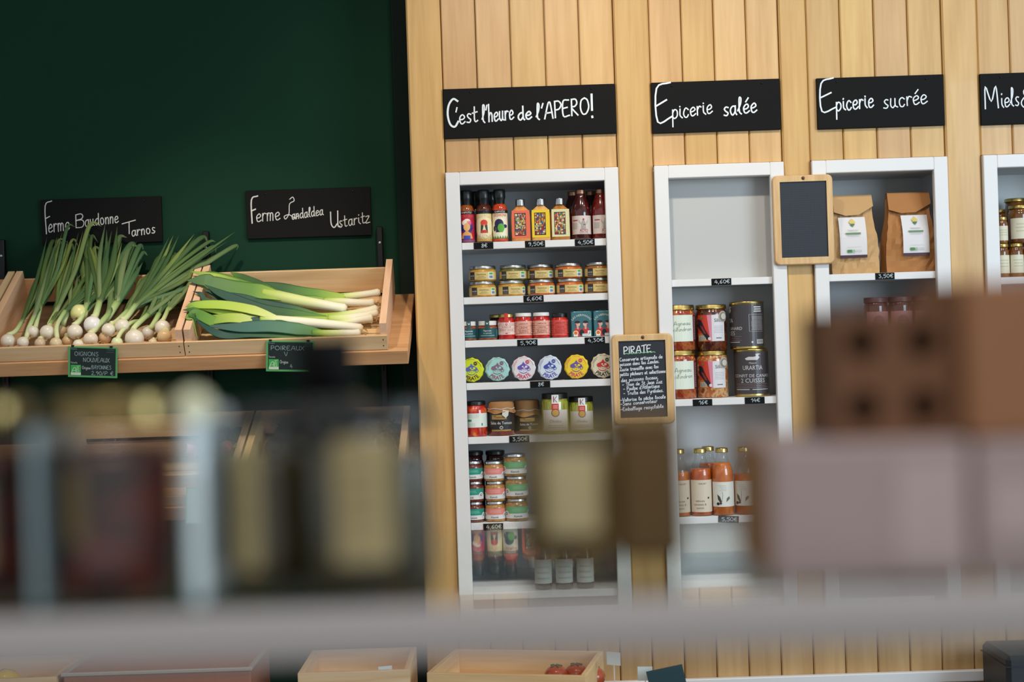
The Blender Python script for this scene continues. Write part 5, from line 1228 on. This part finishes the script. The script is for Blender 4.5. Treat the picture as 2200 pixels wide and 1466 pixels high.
# --- leeks lying head to the left: shaft, leaves, root tuft each
LEEKG = 'leeks lying in the right crate'
W_, PG, LG, MG, DG, BG_ = C('#efe9d2'), C('#d8e09a'), C('#a8c050'), C('#5f8c3c'), C('#2f5a34'), C('#285048')
def leek(pts, r0, r1, label, leaves, cols, rootpx=None, bulb=1.15):
    """pts: (px, py, Y) from the root end leftwards; leaves: (pts, half width px, colours, fold)"""
    P = [inside(at(*p), 1, .010) for p in pts]; c = P[0]; k = sc(pts[0][2]); t = thing('leek', label, 'leek', c, group=LEEKG)
    Q = cat([p - c for p in P], 8); b = B()
    b.tube(Q, lambda q: k * (r0 + (r1 - r0) * q) * (bulb if q < .04 else (1 + (bulb - 1) * max(0, 1 - (q - .04) / .10))) * (.55 if q == 0 else 1), 16, .9, (0, -1, .4), cols); b.done('shaft', LEAFM, t)
    b = B(); d = (Q[0] - Q[2]).normalized(); b.c = C('#c9a878')
    for i in range(16):
        e = Vector((ro.uniform(-.5, .5), ro.uniform(-.7, .2), ro.uniform(-.9, .5))); L = k * ro.uniform(6, 15)
        b.tube(cat([d * -.002, d * L * .5 + e * L * .25, d * L * .8 + e * L * .8], 3), .0007, 4)
    b.done('root', LEAFM, t)
    for lp, hw, lc, fold in leaves:
        S = [inside(q + c, 1, k * hw * .5, True) - c for q in cat([inside(at(*p), 1, .008, True) - c for p in lp], 8)]; b = B()
        b.tube(S, lambda q: k * hw * (min(1, .45 + q * 2.2) if q < .25 else 1.0 if q < .6 else max(.04, 1 - ((q - .6) / .4) ** 1.6)), 10, .10, (0, -1, .55), lc, fold); b.done('leaf', LEAFM, t)
GR1 = [PG, LG, MG, DG]; GR2 = [MG, DG, BG_, BG_]; GR3 = [LG, C('#8fb53a'), MG, DG]; GRL = [PG, C('#b9cf5a'), C('#9dbf3e'), MG]
leek([(780, 706, -.075), (730, 699, -.083), (660, 693, -.088), (596, 689, -.088), (560, 687, -.088)], 8, 12.5, 'bright leek with long white shaft, in front above the dark leaves',
     [([(604, 690, -.092), (540, 697, -.10), (470, 696, -.10), (420, 706, -.11), (392, 724, -.125)], 13, GR3, .25), ([(600, 686, -.095), (545, 668, -.09), (480, 657, -.08), (420, 664, -.085), (400, 668, -.09)], 11, GRL, .3),
      ([(590, 684, -.09), (530, 676, -.085), (470, 667, -.08), (425, 672, -.08), (402, 690, -.09)], 9, GRL, -.2), ([(585, 692, -.095), (500, 684, -.10), (440, 688, -.10), (395, 680, -.10)], 12, GR1, .2),
      ([(560, 690, -.09), (470, 702, -.105), (410, 716, -.115), (384, 728, -.12)], 6, [LG, MG, MG, LG], .2)], [W_, W_, W_, W_, PG, LG])
leek([(745, 664, .0), (700, 656, .008), (650, 648, .02), (597, 638, .03), (565, 632, .035)], 9, 16, 'big leek lying on top, its shaft sloping down to the right',
     [([(612, 640, .02), (560, 628, .02), (500, 620, .025), (440, 616, .03), (402, 612, .03)], 19, [LG, MG, C('#5a7d4c'), C('#4d7048')], .15), ([(600, 634, .03), (560, 614, .05), (520, 598, .07), (495, 585, .09)], 10, [MG, DG, C('#3f6434'), MG], .3),
      ([(575, 632, .03), (520, 612, .04), (460, 596, .05), (408, 583, .06)], 10, [LG, MG, LG, C('#7c9c48')], .25), ([(590, 632, .02), (545, 620, .03), (500, 606, .045), (455, 592, .06), (430, 586, .07)], 12, [LG, MG, MG, DG], .2)], [W_, W_, C('#dfe3a8'), C('#d3dc90'), C('#b5c86a'), LG])
leek([(817, 628, .085), (775, 634, .085), (735, 638, .085), (700, 640, .085)], 7.5, 8.5, 'leek along the back board, dark leaf behind the big one',
     [([(742, 638, .075), (690, 634, .07), (640, 627, .07), (590, 616, .075), (560, 606, .08)], 13, [LG, MG, DG, DG], .15), ([(720, 640, .08), (660, 636, .08), (600, 628, .08), (560, 620, .08)], 10, GR2, .2)], [W_, W_, PG, LG, LG])
leek([(805, 651, .055), (770, 651, .06), (735, 649, .06), (695, 649, .06)], 8, 9, 'short-shafted leek just under the one along the back board', [([(715, 648, .055), (660, 645, .055), (600, 642, .055), (540, 640, .05)], 11, [LG, MG, DG, DG], .2)], [W_, W_, W_, PG, LG])
leek([(812, 663, .0), (780, 671, -.01), (735, 680, -.02), (700, 684, -.025), (672, 684, -.028)], 8, 13, 'leek with pale green shaft in the middle, leaves reaching the divider',
     [([(700, 684, -.035), (640, 680, -.035), (590, 671, -.03), (540, 660, -.02), (480, 648, -.01), (432, 622, .0)], 12, [LG, MG, BG_, DG], .2), ([(690, 680, -.03), (630, 668, -.02), (560, 655, -.01), (500, 646, .0), (440, 640, .0)], 13, [MG, BG_, DG, BG_], .2),
      ([(680, 686, -.04), (620, 688, -.05), (560, 680, -.05), (500, 668, -.045)], 10, [LG, MG, DG, BG_], .2), ([(660, 676, -.02), (590, 660, -.01), (520, 640, .0), (462, 628, .01)], 9, GR2, .25)], [W_, W_, PG, LG, C('#8fae48'), MG])
leek([(812, 672, -.02), (780, 679, -.035), (745, 684, -.045), (705, 686, -.05)], 8, 10, 'leek half buried between the bright one and the middle one',
     [([(715, 686, -.055), (650, 690, -.06), (590, 692, -.065), (520, 680, -.06), (455, 652, -.04), (415, 630, -.02)], 13, [LG, MG, DG, BG_], .2), ([(700, 684, -.05), (630, 676, -.05), (560, 664, -.045), (480, 634, -.02), (440, 612, .0)], 12, [MG, DG, BG_, DG], .25),
      ([(690, 690, -.06), (600, 690, -.07), (520, 672, -.06), (450, 676, -.065), (408, 660, -.06)], 11, GR2, .2)], [W_, W_, W_, PG, LG])
leek([(801, 683, -.045), (775, 687, -.05), (750, 692, -.055), (720, 697, -.06)], 8.5, 8, 'leek with a thick rooted white end near the right crate side', [([(735, 696, -.06), (690, 700, -.065), (640, 700, -.065)], 8, [LG, MG, DG, DG], .2)], [W_, W_, W_, PG, LG], None, 1.4)
leek([(775, 715, -.105), (740, 716, -.105), (700, 717, -.108), (670, 717, -.11)], 7, 9, 'lowest leek with blue-green leaves along the crate front',
     [([(695, 716, -.113), (640, 708, -.115), (580, 702, -.115), (510, 704, -.115), (440, 700, -.118)], 15, [MG, C('#4f7c62'), C('#3a6a60'), BG_], .12), ([(680, 718, -.115), (610, 718, -.118), (540, 716, -.12), (470, 718, -.122), (418, 716, -.124)], 12, [MG, DG, C('#245046'), C('#22483e')], .15),
      ([(660, 712, -.112), (600, 696, -.105), (540, 690, -.10), (470, 696, -.105)], 9, GR2, .2)], [W_, W_, PG, LG, MG])
# --- turnips in the lower crate
TURN = ink('turnip_skin', .4, coat=.25)
for i, (px, py, lab) in enumerate(((455, 972, 'pink turnip in the lower crate, left of the pair seen beside the pale divider'), (487, 962, 'pink turnip in the lower crate, right of the pair seen beside the pale divider'), (415, 970, 'pink turnip in the lower crate, behind the pale divider'), (470, 946, 'dark purple turnip behind the pink pair'))):
    Y = [-.07, -.06, -.07, -.01][i]; c = at(px, py, Y); R = [.022, .021, .022, .024][i]; t = thing('turnip', lab, 'turnip', c, group='turnips in the lower crate')
    top, low = (C('#b03a62'), C('#e0b8bc')) if i < 3 else (C('#3a1c34'), C('#6a3a58'))
    b = B(); b.M = Matrix.Rotation(.5 + i, 4, 'Y'); b.lathe([(0, -R * 1.5), (R * .08, -R * 1.2), (R * .4, -R * .85), (R * .85, -R * .45), (R, 0), (R * .85, R * .5), (R * .4, R * .78), (0, R * .8)], 18, cols=[low, low, low, mixc([low, top], .4), top, top, top, top]); b.done('root', TURN, t)
    b = B(); b.M = Matrix.Rotation(.5 + i, 4, 'Y'); b.c = C('#7d9a5a')
    for q in range(4): b.tube([(0, 0, R * .75), (R * .2 * math.cos(q * 1.6), R * .2 * math.sin(q * 1.6), R * 1.2), (R * .5 * math.cos(q * 1.6), R * .5 * math.sin(q * 1.6), R * 1.5)], .0016, 6)
    b.done('stalk', TURN, t)
DARKFILL = plain('dark_filler', C('#1c0d14'), .5, noise=.3, nscale=30)  # near-black vegetables added so the lower crates look deep in shade
bt = None
for x0, x1, nx in ((xs(432, dz=DZ2), xs(512, dz=DZ2) - .045, 2), (xs(516, dz=DZ2) + .072, xs(872, dz=DZ2) - .05, 6)):
    for j in range(4):
        for i in range(nx):
            if nx == 2 and j < 2: continue
            R_ = .032; P = onslope(x0 + (x1 - x0) * (i + .5 * (j % 2) * .6) / (nx - .7), .085 + j * .078, .048 + .008 * ((i + j) % 2), DZ2)
            if bt is None:
                bt = thing('beetroot', 'dark round beetroot heaped in the shaded crates on the lower shelf', 'beetroot', P, (.3, .2, 0), 'dark beetroots heaped in the lower crates')
                b = B(); b.lathe([(0, -R_ * 1.15), (R_ * .08, -R_ * 1.05), (R_ * .4, -R_ * .9), (R_ * .9, -R_ * .45), (R_, 0), (R_ * .85, R_ * .55), (R_ * .3, R_ * .85), (0, R_ * .86)], 16); b.done('root', DARKFILL, bt)
                b = B()
                for q in range(3): b.tube([(0, 0, R_ * .8), (.004 * math.cos(q * 2.1), .004 * math.sin(q * 2.1), R_ * 1.05), (.010 * math.cos(q * 2.1), .010 * math.sin(q * 2.1), R_ * 1.2)], .0025, 6)
                b.done('stalk', DARKFILL, bt)
            else:
                t = copy_tree(bt); t.location = P; t.rotation_euler = (ro.uniform(-1, 1), ro.uniform(-1, 1), ro.uniform(0, 6))
q = xs(440, dz=DZ2)
p = at(436, 1049, SY - .02); b = B(); b.c = C('#5fae74'); b.box(-.065, .010, 0, .0025, -.105, 0, .0008); b.c = C('#9fb8a8'); b.box(-.061, .006, -.0006, .0002, -.101, -.004)
t = thing('price_board', 'green edged price board hanging on the lower crate beside the pale divider', 'price board', (at(448, 1049, SY - .02).x, SY - .02, p.z), (0, .05, 0), 'green edged price boards hooked on the crates'); b.done('board', PAPER, t)

# ------------------------------------------------------------------ low crates on the floor, at the bottom edge of the picture
YL = -.42
def wcrate(x0, x1, y0, y1, z1, label, rotz=0.0, mat=None, tone=(1, 1, 1, 1), slats=2):
    t = thing('floor_crate', label, 'crate', ((x0 + x1) / 2, (y0 + y1) / 2, 0.0005), (0, 0, rotz)); w, d = x1 - x0, y1 - y0; mat = mat or POPLAR
    for s, nm in ((-1, 'front_board'), (1, 'back_board')):
        b = B(); b.c = tone
        for q in range(slats): z0 = q * z1 / slats; b.box(-w / 2, w / 2, s * d / 2 - .006, s * d / 2 + .006, z0 + .004, z0 + z1 / slats - (.012 if q < slats - 1 else 0), .001)
        b.done(nm, mat, t)
    for s in (-1, 1):
        b = B(); b.c = tone; b.box(s * (w / 2 - .0075) - .0075, s * (w / 2 - .0075) + .0075, -d / 2 + .0065, d / 2 - .0065, .004, z1, .001); b.done('side_board', POPLARY if mat is POPLAR else mat, t)
    b = B(); b.c = tone; b.box(-w / 2 + .016, w / 2 - .016, -d / 2 + .007, d / 2 - .007, .004, z1 * .55); b.done('false_floor', mat, t)
    return t
zt = at(640, 1447, YL).z; zc_ = at(330, 1441, YL).z
TERRA = plain('terracotta_board', C('#a5705a'), .7, noise=.06)
xa, xb = at(135, 1441, YL).x, at(538, 1441, YL).x
t = thing('low_tray', 'reddish brown tray with pale rim at the bottom edge, left', 'tray', ((xa + xb) / 2, YL + .15, .0005)); w = xb - xa
b = B(); b.box(-w / 2, w / 2, -.15, .15, 0, zc_ - .006, .004); b.done('tray_body', TERRA, t)
b = B()
for q in ((-w / 2 - .005, w / 2 + .005, -.156, -.145), (-w / 2 - .005, w / 2 + .005, .145, .156), (-w / 2 - .005, -w / 2 + .008, -.145, .145), (w / 2 - .008, w / 2 + .005, -.145, .145)): b.box(*q, zc_ - .010, zc_, .002)
b.done('rim', plain('pale_rim', C('#b3a79c'), .5), t)
xa, xb = at(640, 1447, YL).x, at(880, 1447, YL).x
wcrate(xa, xb, YL, YL + .28, zt, 'wooden floor crate right of the reddish brown tray')
xa, xb = at(915, 1440, YL).x, at(1300, 1440, YL).x
wcrate(xa + .03, xb - .02, YL - .05, YL + .24, at(1100, 1440, YL).z, 'pale wooden floor crate standing askew in the middle', -.22, None, (1.05, 1.0, .85, 1))
TOMS = ink('tomato_skin', .25, coat=.5)
for i, (px, py, Y) in enumerate(((1195, 1452, -.30), (1238, 1449, -.28), (1275, 1455, -.31))):
    c = at(px, py, Y); t = thing('tomato', 'dull red tomato in the askew floor crate, %s of three' % ['leftmost', 'middle', 'rightmost'][i], 'tomato', c, group='tomatoes in the askew floor crate')
    b = B(); b.c = C('#b5502e'); b.ball((0, 0, 0), .034, 20, 12, (1, 1, .85)); b.done('fruit', TOMS, t)
    b = B(); b.c = C('#4a6a30')
    for q in range(5): b.tube([(0, 0, .028), (.008 * math.cos(q * 1.26), .008 * math.sin(q * 1.26), .030), (.018 * math.cos(q * 1.26), .018 * math.sin(q * 1.26), .027)], .0018, 5)
    b.done('stalk', TOMS, t)
xa, xb = at(-260, 1458, YL).x, at(122, 1458, YL).x
wcrate(xa, xb, YL, YL + .28, at(60, 1457, YL).z, 'wooden floor crate of lemons at the bottom left corner')
for i, (px, py) in enumerate(((12, 1465), (-50, 1470), (62, 1482))):
    c = at(px, py, YL + .08); t = thing('lemon', 'yellow lemon in the bottom left crate, ' + ['showing at the picture edge', 'left of the one showing', 'right of the one showing'][i], 'lemon', c, group='lemons in the bottom left crate')
    b = B(); b.c = C('#e0b92e'); b.M = Matrix.Rotation(.8 + i, 4, 'Z') @ Matrix.Rotation(PI / 2, 4, 'Y'); R = .036
    b.lathe([(0, -R * 1.42), (R * .16, -R * 1.34), (R * .3, -R * 1.1), (R * .75, -R * .75), (R, 0), (R * .75, R * .75), (R * .3, R * 1.08), (0, R * 1.25)], 20); b.done('fruit', TOMS, t)
CARD = plain('white_card', C('#dfe6e2'), .5)
for px, py, w, h, rz, tl, lab in ((828, 1452, 30, 40, .3, .35, 'small white card stuck in the wooden floor crate'), (1318, 1416, 32, 28, -.5, -.4, 'small white card leaning by the askew crate, upper one'), (1386, 1448, 32, 30, -.1, -.2, 'small white card leaning by the askew crate, lower one')):
    c = at(px, py, YL + .02); k = sc(YL); b = B(); b.box(-w * k / 2, w * k / 2, 0, .001, -h * k / 2, h * k / 2)
    b.c = WHITE; b.box(-.0012, .0012, .0012, .0036, -c.z + .012, h * k / 2 - .004)
    tag(b.done('price_stick', CARD, None, c, (0, 0, rz)), lab, 'price card', 'white cards on sticks at the floor crates')
c = at(1432, 1459, YL - .02); b = B(); b.box(-.05, .05, 0, .002, -.10, .03, .0005); b.box(-.0015, .0015, .0022, .005, -c.z + .012, .02)
tag(b.done('price_stick', plain('dark_teal_board', C('#28454c'), .5), None, c, (0, -.2, -.1)), 'dark teal board on a stick at the bottom edge', 'price board')
c = at(2195, 1440, -.30); b = B(); x0 = at(2164, 1440, -.30).x
t = thing('waste_bin', 'dark grey box at the bottom right corner', 'bin', (x0 + .11, -.19, .0005))
b = B(); zt = at(2170, 1412, -.30).z; b.box(-.11, .11, -.11, .11, 0, zt, .012); b.done('bin_body', plain('dark_grey_plastic', C('#262a2e'), .45), t)
b = B(); b.box(-.113, .113, -.113, .113, zt - .03, zt - .028); b.done('seam', plain('dark_grey_plastic', C('#262a2e'), .45), t)

# ------------------------------------------------------------------ glass display shelf close to the camera
ZT = ZC - 0.123
SHG = glass('shelf_glass', (.93, .97, .95, 1), .04, 1.0, .015)
t = thing('display_shelf', 'blurred glass display shelf with grey front rail, close to the camera', 'display shelf', (0, -DW + .66, 0))
b = B(); b.box(-.80, .80, 0.006, .265, ZT - .008, ZT, .001); b.done('glass_panel', SHG, t)
b = B(); b.box(-.80, .80, -.012, .0055, ZT - .0215, ZT + .002, .003); b.done('front_rail', plain('satin_grey_rail', C('#a39d9b'), .5), t)
for s in (-1, 1):
    b = B(); b.box(s * .83 - .03, s * .83 + .03, -.012, .28, 0, ZT + .02, .004); b.done('post', plain('grey_post', C('#6f6d6c'), .4, .4), t)
ZS = ZT + .0005
def front(px, d): return x_at(px, ZS, -DW + d)
def fs(d): return d / F
JG = glass('jar_glass', (.97, .98, .97, 1), .03, .6, .02)
def big_jar(px, d, wpx, hpx, body, lid, label, draw=None, lv=(.15, .75), arc=1.2, turn=0.0, sq=0.0, fill=.84, lidfrac=.13, prof=JARP, lidw=.93, group=None):
    R = wpx / 2 * fs(d); Hh = hpx * fs(d); Y = -DW + d
    t = thing('display_jar', label, 'jar', (front(px, d), Y, ZS), (0, 0, turn), group)
    hb = Hh * (1 - lidfrac * .85)
    b = B(); b.lathe(scaled(prof, R, hb), 36, sq=sq); b.done('glass_jar', JG, t)
    pr = [(max(0, r * .955), .02 + z * .97) for r, z in prof if z < fill - .03]; pr += [(pr[-1][0] * .97, fill), (0, fill + .01)]
    b = B(); b.lathe(scaled(pr, R, hb), 32, sq=sq); b.done('contents', body, t)
    lidmesh(t, 'lid', lid, R * lidw, Hh * (1 - lidfrac), Hh, 36)
    if draw: b = B(); draw(Decal(b, arc * R, (lv[1] - lv[0]) * Hh, lv[0] * Hh, R * (1.06 if sq else 1.004))); b.done('paper_label', PAPER, t)
    return t
RAT = mottled('dark_pepper_preserve', [C('#150b07'), C('#2a1108'), C('#64200a'), C('#190d08')], 22, .3, .5)
OLV = mottled('dark_olive_preserve', [C('#1d190a'), C('#3a3212'), C('#262009')], 26, .3, .5)
TANL = plain('tan_lid', C('#8c784a'), .12, .8)
def cream(D): D.rect(0, 0, 1, 1, C('#9a8b62')); lines(D, .2, .3, .8, .8, 3, C('#8c7c54'))
GJ = 'blurred jars on the glass display shelf'
big_jar(-50, .72, 268, 430, RAT, TANL, 'blurred dark jar with tan lid, cut by the left edge of the picture', cream, (.2, .6), .5, .3, group=GJ)
big_jar(254, .72, 270, 430, RAT, TANL, 'blurred dark jar with tan lid, between the two pale glass dividers', lambda D: D.rect(0, 0, 1, 1, C('#6a5a3a')), (.30, .66), .30, -.35, group=GJ)
big_jar(582, .72, 160, 402, OLV, BLACKCAP, 'blurred olive jar with narrow cream label, right of the bright divider', cream, (.14, .80), .80, -.42, 2.0, group=GJ)
big_jar(800, .715, 285, 400, OLV, BLACKCAP, 'blurred wide olive jar with cream label, below the black bottle cap', cream, (.20, .84), .85, .02, 1.2, group=GJ)
# dark oil bottle behind them
d = .85; k = fs(d); R = 118 * k; Hh = 462 * k
t = thing('oil_bottle', 'blurred dark bottle with tall black cap, in front of the leek price board', 'bottle', (front(712, d), -DW + d, ZS))
b = B(); b.lathe(scaled([(0, .003), (.95, 0), (1, .02), (1, .56), (.95, .64), (.74, .70), (.52, .73), (.47, .76), (.47, .9), (0, .9)], R, Hh), 36); b.done('filled_glass', plain('dark_oil_glass', C('#0c0e08'), .2, 0, .3), t)
b = B(); b.lathe([(.46 * R, .70 * Hh), (.53 * R, .71 * Hh), (.53 * R, .985 * Hh), (.49 * R, Hh), (0, Hh)], 32); b.done('cap', plain('matt_black_cap', C('#040404'), .7, spec=.15), t)
# pale upright strips added in place of highlights along the jar glass
GLINT = plain('pale_highlight', C('#dcecf0'), .15, 0, .6)  # pale colour stands for light caught in the jar glass
for px, hh, wd_, lab in ((441, 405, .0075, 'upright pale bluish glass divider right of the dark jars, blurred'), (104, 385, .003, 'upright narrow pale glass divider at the left edge jars, blurred')):
    d = .70; k = fs(d); b = B(); t = thing('glass_highlight', lab, 'divider', (front(px, d), -DW + d, ZS), group='pale glass dividers on the display shelf')
    b.box(-wd_ / 2, wd_ / 2, -.02, .06, 0, hh * k, .003); b.done('highlight_strip', GLINT if px > 300 else plain('dim_highlight', C('#8fa3a6'), .2, 0, .4), t)
    if px > 300: b = B(); b.ball((0, -.012, hh * k + .0025), .0085, 20, 12); b.done('highlight_ball', plain('cream_highlight', C('#e6e4bc'), .3), t)  # cream ball added for the round blurred highlight at the top
SPICE = mottled('tan_spice', [C('#5c4724'), C('#7a6134')], 40, .5, .2)
big_jar(1228, .80, 208, 292, SPICE, plain('olive_tan_lid', C('#6f5f34'), .5, .2), 'blurred tan spice jar with big cream label, in front of the first shelf unit', lambda D: D.rect(0, 0, 1, 1, C('#b9aa80')), (.22, .80), 1.15, .04, 1.0, .9, .14, JARP, .97, group=GJ)
d = .805; k = fs(d); w, h = 138 * k, 296 * k
t = thing('spice_box', 'blurred brown box standing right of the tan spice jar', 'box', (front(1394, d), -DW + d, ZS))
b = B(); b.box(-w / 2, w / 2, -.02, .025, 0, h * .93, .004); b.done('box_body', plain('brown_card', C('#5d4620'), .6), t)
b = B(); b.box(-w / 2 - .0008, w / 2 + .0008, -.0208, .0258, h * .90, h, .004); b.done('lid', plain('brown_card_lid', C('#6b5228'), .6), t)
# cartons on the right
PINKG = plain('pink_grey_carton', C('#9c8a87'), .5, noise=.10, nscale=18); KBR = plain('kraft_carton', C('#6a4428'), .7, noise=.06, nscale=30); KBR2 = plain('kraft_carton_light', C('#8c5e3c'), .7, noise=.06, nscale=30)
d = .69; k = fs(d)
def carton(px0, px1, z0px, z1px, dep, mat, label, side=None, d=d, lidm=None):
    k = fs(d); x0, x1 = front(px0, d), front(px1, d); w = x1 - x0; h = (z1px - z0px) * k
    t = thing('carton', label, 'carton', ((x0 + x1) / 2, -DW + d, ZS + z0px * k + (.0003 if z0px else 0)), group='blurred cartons on the right of the glass display shelf')
    b = B(); b.box(-w / 2, w / 2, 0, dep, 0, h, .002)
    for f in b.bm.faces: f.material_index = 1 if f.normal.x < -.9 or f.calc_center_median().x < -w / 2 + .0005 else 0
    b.done('carton_body', [mat, side or mat], t); return t, w, h
PEACH = plain('peach_card', C('#a8784c'), .6)
t, w, h = carton(1662, 2092, 0, 300, .10, PINKG, 'left of two low pink grey cartons, under the box with four holes', PEACH)
b = B(); b.box(.012, w / 2 - .004, -.0006, -.0001, .006, h - .01); b.done('printed_face', plain('pale_pink_print', C('#aa9895'), .5, noise=.1, nscale=25), t)
t, w, h = carton(2104, 2420, 0, 296, .10, PINKG, 'right of two low pink grey cartons, cut by the picture edge', PEACH)
b = B(); b.box(-w / 2 + .006, -w / 2 + .05, -.0006, -.0001, .02, h - .02); b.done('printed_face', plain('pale_pink_print', C('#aa9895'), .5, noise=.1, nscale=25), t)
# box with four round holes
k = fs(d); x0, x1 = front(1815, d), front(2080, d); w = x1 - x0; h = 285 * k; y1 = .075
t = thing('display_box', 'brown card box with four round holes, standing on the pink grey carton', 'box', ((x0 + x1) / 2, -DW + d + .012, ZS + 300.6 * k))
b = B(); nseg = 24; hw, hh_ = w / 2, h / 2; rad = 36 * k
cells = [(-hw, 0, 0, hh_), (0, hw, 0, hh_), (-hw, 0, hh_, h), (0, hw, hh_, h)]; ctr = [(1884, 872), (1992, 872), (1884, 757), (1992, 757)]
for (a0, a1, b0, b1), (px, py) in zip(cells, ctr):
    cx = (a0 + a1) / 2; cz = (b0 + b1) / 2; rim = []; inn = []; out = []
    for i in range(nseg):
        a = 2 * PI * i / nseg + PI / 4; ca, sa = math.cos(a), math.sin(a); m = max(abs(ca), abs(sa))
        out.append(b.v(cx + ca / m * (a1 - a0) / 2, 0, cz + sa / m * (b1 - b0) / 2)); rim.append(b.v(cx + ca * rad, 0, cz + sa * rad)); inn.append(b.v(cx + ca * rad, .003, cz + sa * rad))
    for i in range(nseg): j = (i + 1) % nseg; b.f([out[i], out[j], rim[j], rim[i]]); b.f([rim[i], rim[j], inn[j], inn[i]])
bmesh.ops.remove_doubles(b.bm, verts=b.bm.verts[:], dist=1e-5)
for q in ((-hw, -hw + .0015, .0001, y1, 0, h), (hw - .0015, hw, .0001, y1, 0, h), (-hw, hw, .0001, y1, 0, .0015), (-hw, hw, .0001, y1, h - .0015, h), (-hw, hw, y1 - .0015, y1, 0, h)): b.box(*q)
b.done('box_body', KBR, t)
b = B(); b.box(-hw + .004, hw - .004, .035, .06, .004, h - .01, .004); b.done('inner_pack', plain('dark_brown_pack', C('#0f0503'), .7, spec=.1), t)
t, w, h = carton(2092, 2420, 298, 640, .09, KBR2, 'tall light brown carton on the right pink grey carton, cut by the picture edge', KBR2)
